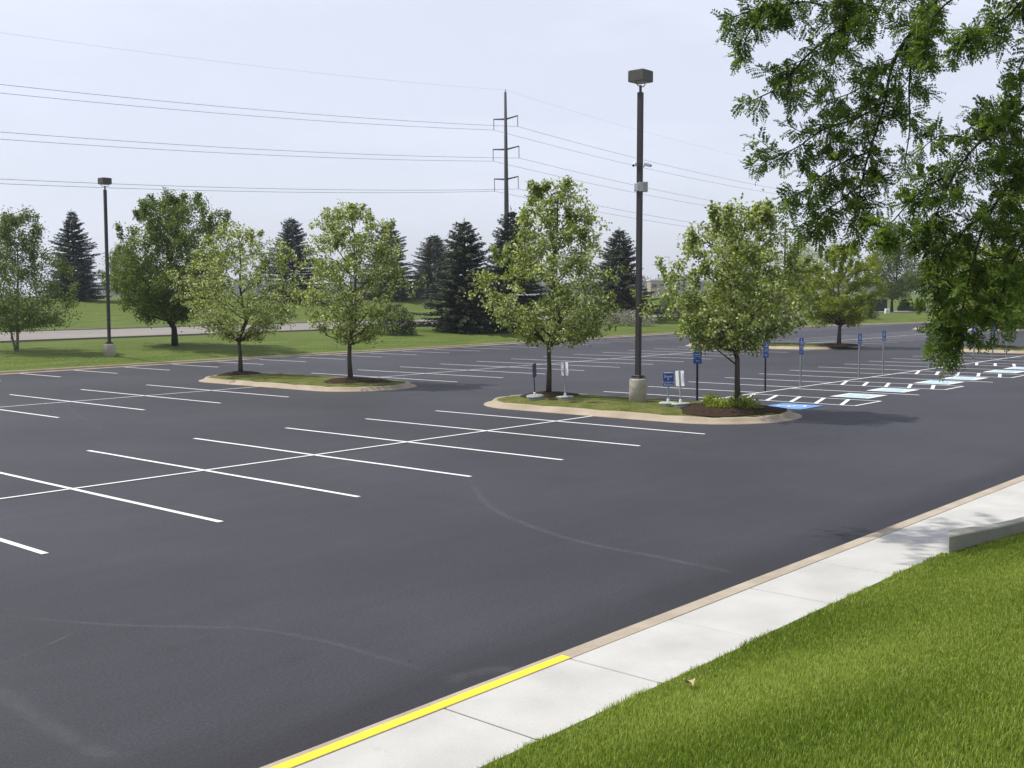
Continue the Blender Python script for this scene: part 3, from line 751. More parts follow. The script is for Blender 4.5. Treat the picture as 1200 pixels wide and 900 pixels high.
lot_tree(23.1, T4v, ZB, 865, base_py(23.1, T4v, ZB), [(238,858,886),(253,838,904),(275,810,912),(300,800,926),(322,788,932),(345,777,942),(362,770,945),(378,782,928),(392,800,908),(399,815,880)], 22000, 'young tree at the right tip of the near island with a branch hanging low', 'pear', 24, tr=.085, extra=[(822,388),(812,382),(830,393),(819,400),(834,384),(808,374),(900,388)])
lot_tree(65.0, T5v, ZB, 983, base_py(65.0, T5v, ZB), [(285,975,1000),(300,955,1015),(320,940,1026),(340,930,1031),(360,935,1030),(377,958,1012)], 26000, 'yellow-green tree on the distant island behind the blue signs, right one', 'lime', 25, leaf=.14, tr=.13, pale=.05)
lot_tree(65.2, T6v, ZB, 871, base_py(65.2, T6v, ZB), [(288,880,925),(308,842,945),(345,832,953),(372,846,936)], 22000, 'yellow-green tree on the distant island, half hidden behind a nearer tree', 'lime', 26, leaf=.14, tr=.13, pale=.05)
lot_tree(67.0, T7v, ZB, 1163, base_py(67.0, T7v, ZB), [(284,1150,1178),(310,1122,1205),(340,1112,1215),(365,1124,1205),(380,1145,1188)], 22000, 'yellow-green tree seen through the hanging branches on the right island', 'lime', 27, leaf=.13, tr=.13, pale=.06)
lot_tree(108.2, T8v, ZB, 1197, base_py(108.2, T8v, ZB), [(295,1180,1210),(315,1160,1232),(340,1155,1240),(362,1172,1222)], 10000, 'yellow-green tree on the farthest island at the right edge', 'lime', 28, leaf=.17, tr=.15, pale=.05)

# ---- trees on the lawn and the bank behind
def ground_pt(px, py): return drop(px, py)
P = ground_pt(20, 411)
broadleaf('birch_tree', 'two-stemmed dark birch at the left edge on the lawn', P, 20, 411, [(246,22,38),(262,10,46),(285,0,58),(310,-22,72),(340,-34,86),(360,-34,92),(374,-22,84),(382,-4,70)], 23000, .13, MAT['birch'], MAT['birchbark'], .10, 31, clump=.42, pale=.10, droop=.9, stems=[(-1.0, 4.4, .085), (.35, 6.6, .10)], wind=.6)
P = ground_pt(205, 405)
broadleaf('shade_tree', 'large full-crowned green tree on the lawn by the left lamp post', P, 205, 405, [(229,205,226),(240,182,250),(255,170,263),(275,154,270),(297,140,270),(317,130,266),(336,131,258),(354,146,240),(370,165,200)], 48000, .15, MAT['maple'], MAT['darkbark'], .20, 32, clump=.46, pale=.05)
P = ground_pt(148, 352)
broadleaf('shade_tree', 'small pale green tree behind the left lamp post on the bank', P, 148, 352, [(288,143,152),(300,132,158),(320,122,168),(342,126,166)], 12000, .18, MAT['maple'], MAT['bark'], .14, 33, clump=.5, pale=.1)
Gs = 'spruces along the grass bank'
def spr(px, py, top, hw, mk, label, seed, D=None):
    P = ground_pt(px, py) if D is None else None
    D_ = (P-CAMP).dot(FWD)
    return spruce('blue_spruce' if mk == 'spruce' else 'green_spruce', label, P, (py-top)*D_/FPX, hw*D_/FPX, MAT[mk], seed, Gs)
spr(88, 352, 248, 36, 'spruce', 'blue spruce on the far bank just left of the left lamp post', 41)
spr(344, 352, 256, 46, 'spruce', 'blue spruce on the far bank between the two left island trees', 42)
spr(456, 351, 260, 44, 'spruce', 'blue spruce on the far bank behind the tall ragged island tree', 43)
spr(510, 349, 276, 46, 'gspruce', 'short broad spruce at the back left of the big dark spruce', 44)
spr(546, 389, 260, 58, 'gspruce', 'big dark spruce on the lawn in front of the road', 45)
spr(600, 387, 247, 56, 'gspruce', 'tall dark spruce half hidden by the island tree beside the lamp post', 46)
spr(726, 376, 269, 46, 'gspruce', 'pointed dark spruce directly behind the tall lamp post', 47)
def shr(px, py, hw, hpx, n_, leaf, mk, label, seed, **kw):
    P = ground_pt(px, py); D = (P-CAMP).dot(FWD)
    return shrub(kw.pop('name', 'round_shrub'), label, P, hw*D/FPX, kw.pop('ry', hw)*D/FPX, hpx*D/FPX, n_, leaf, MAT[mk], seed, **kw)
shr(463, 392, 25, 35, 7000, .12, 'shrub', 'big dark rounded shrub on the lawn left of the dark spruce', 51)
shr(728, 381, 40, 18, 4500, .15, 'flowers', 'low pale blossoming shrub behind the tall lamp post', 52, pale=.3, ry=22, name='flowering_shrub')
shr(786, 376, 17, 34, 4000, .14, 'shrub', 'dark upright shrub between the pointed spruce and the island tree', 53)
shr(985, 373, 45, 17, 5000, .18, 'shrub', 'long low dark hedge behind the distant island trees', 54, box=True, ry=18, name='clipped_hedge', cat='hedge')
shr(908, 376, 34, 16, 4000, .18, 'flowers', 'low pale blossoming shrub behind the near right island tree', 55, pale=.35, ry=18, name='flowering_shrub')
shr(1059.5, 364.5, 7.5, 12.5, 2500, .16, 'shrub', 'clipped ball shrub by the far road at right', 56)
shr(1076, 365, 8, 10, 2500, .16, 'shrub', 'boxy clipped shrub by the far road at right, beside a ball shrub', 57, box=True)
P = ground_pt(1045, 366)
broadleaf('shade_tree', 'dark green tree on the back lawn beside the green cabinet', P, 1045, 366, [(262,1038,1052),(280,1025,1068),(300,1018,1080),(320,1016,1088),(338,1024,1078),(348,1036,1058)], 18000, .24, MAT['maple'], MAT['darkbark'], .2, 34, clump=.7, pale=.06)
P = ground_pt(1118, 362)
broadleaf('shade_tree', 'pale green tree on the back lawn behind the hanging branches', P, 1118, 362, [(275,1110,1128),(295,1095,1145),(320,1088,1152),(342,1100,1140)], 14000, .24, MAT['lime'], MAT['darkbark'], .2, 35, clump=.7, pale=.12)
P = ground_pt(938, 362)
broadleaf('shade_tree', 'bare-topped pale tree on the back lawn behind the distant lamp post', P, 938, 362, [(282,930,944),(300,916,958),(325,908,966),(346,920,955)], 9000, .22, MAT['lime'], MAT['darkbark'], .16, 36, clump=.7, pale=.1)

# ------------------------------------------------------------------ lamp posts
PLUMB = .0095
def lamp(px_base, base, Hpole, base_r, base_h, label, detail=False):
    root = empty('lamp_post', base); tag(root, label, 'lamp post', 'square lamp posts of the parking lot')
    b_ = MB().lathe((0, 0, 0), [(base_r, -.2), (base_r, base_h-.03), (base_r-.015, base_h-.008), (base_r-.04, base_h)], 28).build('concrete_base', MAT['base'], root)
    for p in b_.data.polygons: p.use_smooth = abs(p.normal.z) < .5
    rz = 0.0
    pl = MB().box((0, 0, base_h+.02), (.36, .36, .04), rz, .006).box((0, 0, base_h+.075), (.24, .24, .07), rz, .01)
    for k in range(4):
        a = rz + R(45+90*k); pl.lathe((math.cos(a)*.2, math.sin(a)*.2, base_h+.04), [(.018, 0), (.018, .05), (.01, .06)], 8)
    pl.build('base_plate', MAT['bronze'], root)
    MB().box((0, 0, base_h+.04+(Hpole-base_h)/2), (.15, .15, Hpole-base_h-.04), rz, .012).build('pole', MAT['bronze'], root)
    zt = Hpole+.04
    y = MB().tube([(0, 0, zt-.02), (0, 0, zt+.2)], .045, 10)
    hz = zt+.28
    for sgn in (-1, 1):
        pts = [Vector((math.cos(rz)*q*sgn, math.sin(rz)*q*sgn, zz)) for q, zz in ((0, zt+.16), (.14, zt+.17), (.24, zt+.24), (.27, hz+.06))]
        y.tube(pts, .016, 6)
    y.build('yoke_bracket', MAT['head'], root)
    hd = MB().box((0, 0, hz+.20), (.58, .58, .36), rz, .012, 1.0).box((0, 0, hz+.386), (.50, .50, .02), rz, .006).build('lamp_head', MAT['head'], root)
    MB().box((0, 0, hz+.014), (.48, .48, .02), rz, .005).build('lens', MAT['lens'], hd)
    root.rotation_euler = (0, 0, 0)
    q = RIGHT*math.tan(PLUMB)                       # leans very slightly
    axis_ = UP.cross(q.normalized()); root.rotation_mode = 'QUATERNION'
    from mathutils import Quaternion
    root.rotation_quaternion = Quaternion(axis_, PLUMB)
    return root, rz
# near post on the island
LPv = on_line(747.5, 22.75)
near_lamp, lrz = lamp(747, (22.75, LPv, .2), 10.15, .295, .82, 'tall dark square lamp post with cameras on the near island')
D_ = (Vector((22.75, LPv, 0))-CAMP).dot(FWD); k_ = D_/FPX
b = near_lamp; bpy_ = project(Vector((22.75, LPv, .2)))[1]
def zpx(y): return (bpy_-y)*k_
q = Vector((RIGHT.x, RIGHT.y, 0)); fw = Vector((FWD.x, FWD.y, 0)); az = math.atan2(RIGHT.y, RIGHT.x)
# two little cameras and two equipment boxes strapped to the pole: things hung on the post
def camera_thing(side, zz, label):
    o = empty('security_camera', near_lamp.location + UP*zz + RIGHT*(PLUMB*zz)); tag(o, label, 'camera', 'cameras on the near lamp post')
    MB().box((q*side*.10)[:], (.10, .05, .05), az, .008).build('mounting_arm', MAT['cambox'], o)
    p0 = q*side*.15 + UP*.07 + fw*(-.02); p1 = q*side*.34 + UP*.0 - fw*.16 if side > 0 else q*side*.24 - UP*.02 - fw*.2
    bd = MB().tube([p0, p0.lerp(p1, .1), p1.lerp(p0, .1), p1], [.04, .055, .055, .045], 10).build('camera_body', MAT['camw'], o)
    MB().tube([p1, p1+(p1-p0).normalized()*.012], .036, 10).build('camera_lens', MAT['glassd'], bd)
camera_thing(1, zpx(197), 'white camera on the right side of the tall lamp post')
camera_thing(-1, zpx(196), 'white camera on the left side of the tall lamp post')
o = empty('equipment_box', near_lamp.location + UP*zpx(226)+RIGHT*(PLUMB*9)); tag(o, 'pale grey equipment box on the right of the tall lamp post', 'equipment box')
p = q*.16; MB().box((p.x, p.y, .15), (.16, .20, .32), az, .01).build('housing', MAT['cambox'], o)
p = q*.16-fw*.103; MB().box((p.x, p.y, .15), (.12, .012, .27), az, .003).build('door', MAT['galv'], o)
o = empty('equipment_box', near_lamp.location + UP*zpx(226)+RIGHT*(PLUMB*9)); tag(o, 'white antenna box on the left of the tall lamp post', 'equipment box')
p = -q*.15-fw*.02; MB().box((p.x, p.y, .14), (.12, .2, .26), az, .015).build('housing', MAT['camw'], o)
p = -q*.0-fw*.10; MB().box((p.x, p.y, .15), (.155, .03, .30), az, .006).build('mounting_strap', MAT['cambox'], o)
# left post on the lawn
P = at(128.5, 416, 67.0); P.z = H(P.x, P.y)-.05
lamp(128, P, 9.9, .34, .75, 'dark lamp post with a concrete base on the left lawn')
Pd = at(919, 300, 129.0); Pd.z = H(Pd.x, Pd.y)
lamp(919, Pd, 10.9, .33, .75, 'distant lamp post rising behind the island trees at right')
# far white street light
Pd = at(784, 345, 300.0); Pd.z = H(Pd.x, Pd.y)
o = empty('street_light', Pd); tag(o, 'thin pale street light far off on the field', 'street light')
hgt = (at(784, 301, 300.0).z-Pd.z)
MB().tube([(0, 0, -.3), (0, 0, hgt-.2)], [.13, .08], 8).build('pole', MAT['camw'], o)
MB().box((-q*.5+UP*hgt)[:], (1.6, .5, .25), az, .05).build('lamp_head', MAT['camw'], o)

# ------------------------------------------------------------------ accessible stall signs
def text_mesh(body, size, name, m, parent, loc, rot):
    cu = bpy.data.curves.new(name, 'FONT'); cu.body = body; cu.size = size; cu.align_x = 'CENTER'; cu.align_y = 'CENTER'; cu.extrude = .001
    tmp = bpy.data.objects.new('tmp_text', cu); col.objects.link(tmp)
    dg = bpy.context.evaluated_depsgraph_get(); me = bpy.data.meshes.new_from_object(tmp.evaluated_get(dg))
    bpy.data.objects.remove(tmp); me.materials.clear(); me.materials.append(m); me.name = name
    o = bpy.data.objects.new(name, me); col.objects.link(o); o.parent = parent; o.location = loc; o.rotation_euler = rot
    return o
def plate(name, w_, h_, t_, z0, m, parent, y=-.03):
    V = []; rr = min(w_, h_)*.08
    pts = []
    for (cx, cz, a0) in ((w_/2-rr, -h_/2+rr, -90), (w_/2-rr, h_/2-rr, 0), (-w_/2+rr, h_/2-rr, 90), (-w_/2+rr, -h_/2+rr, 180)):
        for k in range(5):
            a = R(a0+90*k/4); pts.append((cx+rr*math.cos(a), cz+rr*math.sin(a)))
    k = len(pts)
    V = [(x, y-t_/2, z0+z) for x, z in pts]+[(x, y+t_/2, z0+z) for x, z in pts]
    F = [tuple(range(k))[::-1][::-1], tuple(k+i for i in range(k))[::-1]] + [(i, k+i, k+(i+1) % k, (i+1) % k) for i in range(k)]
    return mesh_obj(name, V, F, m, parent)
GS = 'accessible parking signs along the row'
def acc_sign(u, v, hgt, label, post='galv', face=None, two=True):
    # local -y is the face; signs face the stalls (towards -v) unless turned
    root = empty('accessible_parking_sign', (u, v, 0), face if face is not None else 0.0); tag(root, label, 'sign', GS)
    pm = MB().box((0, .008, hgt/2-.1), (.074, .012, hgt+.2), 0, .002).box((-.032, -.006, hgt/2-.1), (.012, .026, hgt+.2), 0, .002).box((.032, -.006, hgt/2-.1), (.012, .026, hgt+.2), 0, .002)
    pm.build('post', MAT[post], root)
    sg = plate('sign_plate', .305, .46, .004, hgt-.22, MAT['sblue'], root)
    g = MB()
    for i, pl in enumerate(ISA): g.add([((p.x-.5)*.24, -.0335-.0002*i, hgt-.26+(p.y)*.24) for p in pl], [tuple(range(len(pl)))])
    g.build('wheelchair_pictogram', MAT['swhite'], sg)
    text_mesh('RESERVED', .05, 'lettering', MAT['swhite'], sg, (0, -.0335, hgt-.335), (R(90), 0, 0)); text_mesh('PARKING', .05, 'lettering', MAT['swhite'], sg, (0, -.0335, hgt-.40), (R(90), 0, 0))
    if two:
        s2 = plate('van_plate', .305, .2, .004, hgt-.565, MAT['sblue'], root)
        text_mesh('VAN', .06, 'lettering', MAT['swhite'], s2, (0, -.0335, hgt-.565), (R(90), 0, 0))
    for zz in (hgt-.06, hgt-.38):
        MB().tube([(0, -.036, zz), (0, -.040, zz)], .011, 8).build('bolt', MAT['galv'], sg)
    return root
camface = math.atan2(-FWD.y, -FWD.x) + math.pi/2
acc_sign(26.58, .3, 1.98, 'nearest tall blue accessible sign on a dark post, with a second plate', 'darkpost', camface+.1)
signs = [(31.15, .12, 1.98, 'blue accessible sign right of the near island tree trunk, dark post', 'darkpost', -.25, True),
 (34.0, .1, 1.98, 'narrow-looking blue accessible sign, third from the near island', 'galv', -.12, True),
 (39.5, .12, 1.98, 'blue accessible sign on a pale grey post in front of the distant island tree', 'galv', -.12, False),
 (42.0, .1, 2.05, 'blue accessible sign just right of the distant island kerb', 'galv', -.12, False),
 (47.4, .1, 2.0, 'blue accessible sign overlapped by the lowest hanging leaves', 'galv', -.12, False),
 (50.9, .12, 1.9, 'accessible sign post behind the leaf tip, left of the right island', 'galv', -.5, False),
 (53.6, .1, 1.9, 'accessible sign post in front of the left end of the right island', 'galv', -.6, False),
 (56.5, .1, 2.0, 'accessible sign post in front of the right island, second from the frame edge', 'galv', -.6, False),
 (58.8, .1, 2.05, 'last accessible sign post before the right frame edge', 'galv', -.5, False)]
for s in signs: acc_sign(*s)

# ------------------------------------------------------------------ portable signs on tubs
GP = 'portable signs standing in tubs on the near island'
def portable(px, py, top, label, face, w_, h_, tiltx, fm, bm_, text=False):
    P = None
    lo, hi = 20.0, 60.0
    d = ray(px, py)
    D = (.24-CH)/d.z; P = CAMP + d*D; P.z = .17
    k = D/FPX; hgt = (py-top)*k
    root = empty('portable_sign', P, face); tag(root, label, 'portable sign', GP)
    MB().lathe((0, 0, 0), [(.23, .0), (.255, .05), (.25, .12), (.24, .14)], 26).build('tub', MAT['tub'], root, False)
    MB().lathe((0, 0, 0), [(.265, .135), (.30, .155), (.30, .185), (.265, .20), (.10, .215), (.08, .2)], 26).build('tub_rim', MAT['galv' if bm_ == 'navy' else 'tub'], root)
    MB().lathe((0, 0, 0), [(.05, .2), (.045, .30), (.03, .31)], 10).build('socket', MAT['swhite'], root)
    t = MB().box((0, 0, hgt/2+.1), (.045, .03, hgt-.2), 0, .004).build('post', MAT['galv' if fm != 'navy' else 'darkpost'], root)
    pl = plate('sign_plate', w_, h_, .006, hgt-h_/2-.01, MAT[fm], root, -.024)
    bk = plate('plate_back', w_-.012, h_-.012, .004, hgt-h_/2-.01, MAT[bm_], pl, -.0185)
    if text:
        plate('header_band', w_*.92, h_*.085, .001, hgt-.045, MAT['swhite'], pl, -.0278)
        for s_t, z_, sz in (('Buyer', .33, .12), ('&', .52, .09), ('Customer', .72, .098), ('Parking', .89, .10)):
            text_mesh(s_t, sz*h_/.5, 'lettering', MAT['swhite'], pl, (0, -.0285, hgt-.01-h_*z_), (R(90), 0, 0))
    root.rotation_mode = 'XYZ'; root.rotation_euler = (0, tiltx, face)
    return root
portable(783, 476, 432, 'blue portable sign with white lettering in a tub right of the lamp post', camface+.1, .34, .48, .0, 'sblue', 'swhite', True)
portable(798, 477, 431, 'white-backed portable sign leaning beside the blue lettered one', camface+math.pi-.95, .40, .50, .07, 'sblue', 'swhite')
portable(627, 467.5, 423, 'dark portable sign leaning in a tub left of the island tree trunk', camface+1.22, .38, .46, -.10, 'navy', 'navy')
portable(662.5, 468.5, 421, 'white-backed portable sign in a tub right of the island tree trunk', camface+math.pi-.9, .38, .48, .04, 'sblue', 'swhite')

# ------------------------------------------------------------------ mulch-bed plants by the right island tree
rng = np.random.default_rng(77)
Gf = 'leafy plants in the mulch bed'
for i, (uu, vv, rx, hh, fl) in enumerate([(22.2, -3.3, .42, .30, 1), (22.8, -3.9, .45, .36, 0), (23.3, -3.3, .40, .36, 1), (22.9, -2.6, .36, .38, 0)]):
    labs = ['leafy yellow-flowered plant at the front of the right mulch bed', 'tallest leafy plant at the right end of the mulch bed', 'yellow-flowered plant behind the right end of the mulch bed', 'leafy plant beside the right island tree trunk', 'small plant left of the right island tree in the mulch', 'smallest sprout at the left end of the right mulch bed']
    rt = shrub('bedding_plant', labs[i], (uu, vv, .24), rx, rx, hh, 420, .10, MAT['lime'], 60+i, Gf, cat='plant')
    if fl:
        g = MB()
        for k in range(4):
            a = rng.uniform(0, 6.28); r_ = rng.uniform(0, rx*.8); c = Vector((math.cos(a)*r_, math.sin(a)*r_, hh*rng.uniform(.7, 1.05)))
            for j in range(5):
                t = 6.28*j/5; e = Vector((math.cos(t), math.sin(t), .25))*.055; sd = Vector((-math.sin(t), math.cos(t), 0))*.025
                g.quad([c, c+e*.6+sd, c+e, c+e*.6-sd])
        g.build('blossoms', MAT['petal'], rt)

# ------------------------------------------------------------------ pylons and overhead cables
PY = Vector((*cam2w(-.55, 165.0), 0)); PY.z = H(PY.x, PY.y)
def zat(y, D=165.0, x=596): return at(x, y, D).z
ZT = zat(108); ARM = [zat(139.5), zat(175), zat(210)]; DROPH = [3.0-1.1, 1.7, 1.7]; TIP = [zat(150.3), zat(187), zat(222.8)]; AW = [1.9+.45, 2.55, 2.35]
def pylon(loc, label):
    root = empty('transmission_pylon', loc); tag(root, label, 'pylon', 'steel pylons of the overhead line')
    hz = ZT - PY.z
    MB().tube([(0, 0, -.5), (0, 0, hz*.5), (0, 0, hz)], [.46, .34, .18], 12).build('mast', MAT['steel'], root, True)
    for i in range(3):
        z = ARM[i]-PY.z
        for sgn in (-1, 1):
            a = MB().tube([(0, 0, z-.02), (0, sgn*AW[i]*.5, z+.10), (0, sgn*AW[i], z+.22)], [.14, .11, .09], 8).build('cross_arm', MAT['steel'], root)
            ins = MB(); zz = z+.3; zb = TIP[i]-PY.z
            ins.tube([(0, sgn*AW[i], zz), (0, sgn*AW[i], zb)], .05, 6)
            for kk in range(6): ins.lathe((0, sgn*AW[i], zb+.2+(zz-zb-.4)*kk/5), [(.03, -.04), (.10, 0), (.03, .04)], 8)
            ins.build('insulator', MAT['insul'], a)
    MB().tube([(0, 0, hz), (0, 0, hz+.4)], .06, 6).build('earth_wire_peak', MAT['steel'], root)
    return root
SPAN = 215.0
p0 = pylon(PY, 'slender dark transmission pylon with three pairs of arms behind the trees')
for sgn, lb in ((1, 'farther transmission pylon hidden behind the hanging branches at right'), (-1, 'nearer transmission pylon out to the left along the line')):
    p1 = copy_tree(p0); p1.location = PY + Vector((SPAN*sgn, 0, 0)); p1['label'] = lb
def cable(y, z, label, r_=.03, sag=4.3):
    g = MB(); pts = []
    for s in np.linspace(-SPAN, SPAN, 87):
        x = abs(s)/SPAN; pts.append((PY.x+s, PY.y+y, z - 4*sag*x*(1-x)))
    o = g.tube(pts, r_, 5).build('overhead_cable', MAT['wire'])
    tag(o, label, 'cable', 'cables of the overhead line')
cable(0, ZT+.3, 'thin topmost overhead wire at the pylon peak', .007, 4.4)
nm = ['upper', 'middle', 'lowest']
for i in range(3):
    for sgn in (-1, 1):
        cable(sgn*AW[i], TIP[i], 'overhead cable on the %s arm tips, on the pylon side %s the lot' % (nm[i], 'nearer to' if sgn < 0 else 'farther from'), .021)
# wooden utility pole behind the near island tree
P = at(686, 372, 150.0); P.z = H(P.x, P.y); o = empty('utility_pole', P); tag(o, 'plain dark utility pole rising behind the near island tree', 'utility pole')
ht = at(686, 257, 150.0).z - P.z
MB().tube([(0, 0, -.3), (0, 0, ht)], [.17, .12], 9).build('pole', MAT['steel'], o)
MB().box((0, 0, ht-.35), (.12, .9, .12), 0, .01).build('bracket', MAT['steel'], o)
P = ground_pt(341, 391); o = empty('marker_stake', P); tag(o, 'thin grey marker stake on the verge between the left island trees', 'stake')
MB().tube([(0, 0, -.1), (.01, 0, .95)], .03, 7).build('post', MAT['galv'], o); MB().box((.01, 0, .9), (.02, .09, .14), 0, .004).build('reflector', MAT['insul'], o)
# cabinets on the back lawn
P = ground_pt(1028, 365); D_ = (P-CAMP).dot(FWD); k = D_/FPX; o = empty('utility_cabinet', P, az); tag(o, 'dark green utility cabinet on the back lawn', 'cabinet')
MB().box((0, 0, 7*k), (19*k, 1.6, 14*k), 0, .04).build('housing', MAT['boxgreen'], o); MB().box((0, 0, 14.2*k), (20*k, 1.75, .8*k), 0, .03).build('lid', MAT['boxgreen'], o)
P = ground_pt(1039.5, 367.5); o = empty('pedestal_box', P, az); tag(o, 'small white pedestal box in front of the green cabinet', 'cabinet')
MB().box((0, 0, 2.6*k), (4.4*k, .5, 5.2*k), 0, .03, .92).build('housing', MAT['camw'], o); MB().box((0, -.26, 2.2*k), (1.3*k, .02, 2*k), 0, .005).build('label_plate', MAT['galv'], o)
for px, py, lb in ((1048.5, 349, 'yellow marker post left on the far grass slope'), (1058.5, 348, 'yellow marker post right on the far grass slope')):
    P = ground_pt(px, py); k2 = (P-CAMP).dot(FWD)/FPX; o = empty('marker_post', P); tag(o, lb, 'marker post', 'marker posts on the slope')
    MB().tube([(0, 0, -.1), (0, 0, 4.2*k2)], .5*k2, 8).build('post', MAT['markery'], o); MB().lathe((0, 0, 4.2*k2), [(.6*k2, 0), (.6*k2, .6*k2), (.2*k2, 1*k2)], 8).build('cap', MAT['camw'], o)

# ------------------------------------------------------------------ far buildings, hills, wood
def warehouse(px, D, w_, h_, d_, z, m_, label, nwin, rz=az):
    P = at(px, 338, D); P.z = z; o = empty('warehouse', P, rz); tag(o, label, 'building', 'low buildings beyond the field')
    MB().box((0, 0, h_/2-1), (w_, d_, h_+2), 0).build('wall', MAT[m_], o)
    MB().box((0, 0, h_+.15), (w_+.6, d_+.6, .7), 0, .1).build('roof', MAT['wh_roof'], o)
    for i in range(nwin):
        wn = MB().box((-w_/2+w_*(i+.5)/nwin, -d_/2-.03, h_*.55), (w_/nwin*.6, .1, h_*.28), 0, .02).build('window', MAT['glassd'], o)
    MB().box((w_*.3, -d_/2-.05, 1.3), (3, .12, 3.2), 0, .02).build('dock_door', MAT['wh_grey' if m_ == 'wh_tan' else 'wh_roof'], o)
zf = lambda px, y, D: at(px, y, D).z
warehouse(769, 520, 7, 5.6, 14, zf(763, 343, 520), 'wh_tan', 'tan flat-roofed building in the gap right of the lamp post', 2)
warehouse(777.5, 560, 4.5, 5.6, 12, zf(773, 342, 560), 'wh_tan', 'smaller tan building block at the right of the tan building', 2)
warehouse(794, 610, 17, 4.2, 16, zf(794, 340, 610), 'wh_grey', 'long low grey shed beside the pale street light', 6)
warehouse(822, 650, 24, 5, 18, zf(822, 340, 650), 'wh_grey', 'pale-roofed shed hidden mostly behind the island tree', 7)
# hills: a wooded ridge at the horizon
hv = []; hf = []; HP = []
for j, (D, amp) in enumerate(((1250, 10), (1350, 24), (1500, 40), (1700, 46), (2000, 40))):
    row = []
    for i, a in enumerate(np.linspace(-34, 34, 120)):
        X = math.tan(R(a))*D; u, v = cam2w(X, D)
        e = .55+.25*math.sin(a*.9+1.2)+.2*math.sin(a*2.3)+.12*math.sin(a*5.1+.5)
        z = 2 + amp*.55*max(.25, e); hv.append((u, v, z)); 
for j in range(4):
    for i in range(119): hf.append((j*120+i, j*120+i+1, (j+1)*120+i+1, (j+1)*120+i))
hills = tag(mesh_obj('hills', hv, hf, MAT['grass'], None, True), kind='structure')
rng = np.random.default_rng(5); P = []; Q = np.array(hv).reshape(5, 120, 3)
nt_ = 26000
jj = rng.uniform(0, 3.0, nt_); ii = rng.uniform(20, 98, nt_); j0_ = jj.astype(int); i0_ = ii.astype(int); fj = (jj-j0_)[:, None]; fi = (ii-i0_)[:, None]
Pt = (Q[j0_, i0_]*(1-fi)+Q[j0_, i0_+1]*fi)*(1-fj)+(Q[j0_+1, i0_]*(1-fi)+Q[j0_+1, i0_+1]*fi)*fj
# crowns as clumps of large leaf faces
cl = rng.integers(0, 2600, nt_); cx = Pt[rng.integers(0, nt_, 2600)][cl]
Pt = cx + rng.normal(size=(nt_, 3))*np.array([3.0, 3.0, 2.4]) + np.array([0, 0, 5.5])
tag(leaves('far_wood', Pt, rdir(nt_, rng), rdir(nt_, rng)+np.array([0, 0, .6]), 3.4, 2.8, np.clip(rng.normal(.45, .2, nt_)+(cl % 7-3)*.05, 0, 1), MAT['wood'], None), kind='stuff')

# ------------------------------------------------------------------ honey locust hanging in from the right
TRK = Vector((*cam2w(8.6, 14.2), 0)); TRK.z = H(TRK.x, TRK.y)
loc_root = empty('honey_locust_tree', TRK); tag(loc_root, 'big honey locust whose leafy branches hang in at the upper right', 'tree')
rnd = random.Random(99); rng = np.random.default_rng(99)
wb = MB(); fb = MB()
def W(X, Y, z): return Vector((*cam2w(X, Y), z)) - TRK
def A_(px, py, D): return at(px, py, D) - TRK
def spl(P, n_=6):
    Q = []
    for i in range(len(P)-1):
        p0 = P[max(i-1, 0)]; p1 = P[i]; p2 = P[i+1]; p3 = P[min(i+2, len(P)-1)]
        for t in np.linspace(0, 1, n_, endpoint=False): Q.append(.5*((2*p1)+(p2-p0)*t+(2*p0-5*p1+4*p2-p3)*t*t+(-p0+3*p1-3*p2+p3)*t**3))
    Q.append(P[-1]); return Q
fork = W(8.5, 14.2, 4.6)
wb.tube(spl([Vector((0, 0, -.3)), Vector((.05, 0, 1.0)), Vector((0, .05, 2.2)), fork]), [.24-.10*i/18 for i in range(19)], 12)
limbs = {
 'a': [fork, W(7.6, 13.6, 6.2), W(6.2, 13.2, 7.8), W(4.9, 13.0, 8.6), W(3.6, 12.9, 9.0), W(2.4, 13.2, 9.3)],
 'b': [fork, W(8.0, 13.8, 6.0), W(7.2, 13.2, 7.2), W(6.3, 12.8, 7.5)],
 'c': [fork, W(8.9, 15.5, 6.8), W(7.6, 16.5, 9.0), W(5.2, 17.0, 10.2), W(2.8, 17.4, 10.8), W(1.0, 18.0, 10.9), W(.1, 18.3, 10.7), W(-.7, 18.1, 10.3)],
 'd': [fork, W(9.6, 13.4, 6.6), W(10.8, 12.6, 8.6), W(11.6, 12.2, 9.8)],
 'e': [fork, W(9.2, 15.2, 6.4), W(10.4, 16.6, 8.4), W(11.2, 17.4, 9.6)],
 'f': [fork, W(8.3, 13.0, 5.6), W(7.2, 11.9, 6.3)] }
for k, P in limbs.items():
    Q = spl(P); wb.tube(Q, [.13*(1-.85*i/(len(Q)-1))+.012 for i in range(len(Q))], 8)
LP = []; LT = []                       # pinnate leaves: base and direction
def twig(P0, d, ln, nl):
    pts = [P0]; dd = d.normalized()
    for i in range(4):
        dd = (dd + Vector((rnd.gauss(0, .18), rnd.gauss(0, .18), -.05+rnd.gauss(0, .14)))).normalized(); pts.append(pts[-1]+dd*ln/4)
    wb.tube(pts, [.006, .005, .004, .003, .0015], 4, False)
    for k in range(nl):
        t = (k+rnd.random())/nl*3.999; i = int(t); p = pts[i].lerp(pts[i+1], t-i); ax_ = (pts[i+1]-pts[i]).normalized()
        sd = ax_.cross(Vector((rnd.gauss(0, 1), rnd.gauss(0, 1), rnd.gauss(0, 1)))).normalized()
        LP.append(p); LT.append((ax_*rnd.uniform(.2, .9)+sd*rnd.uniform(.5, 1)+Vector((0, 0, rnd.uniform(-.45, .35)))).normalized())
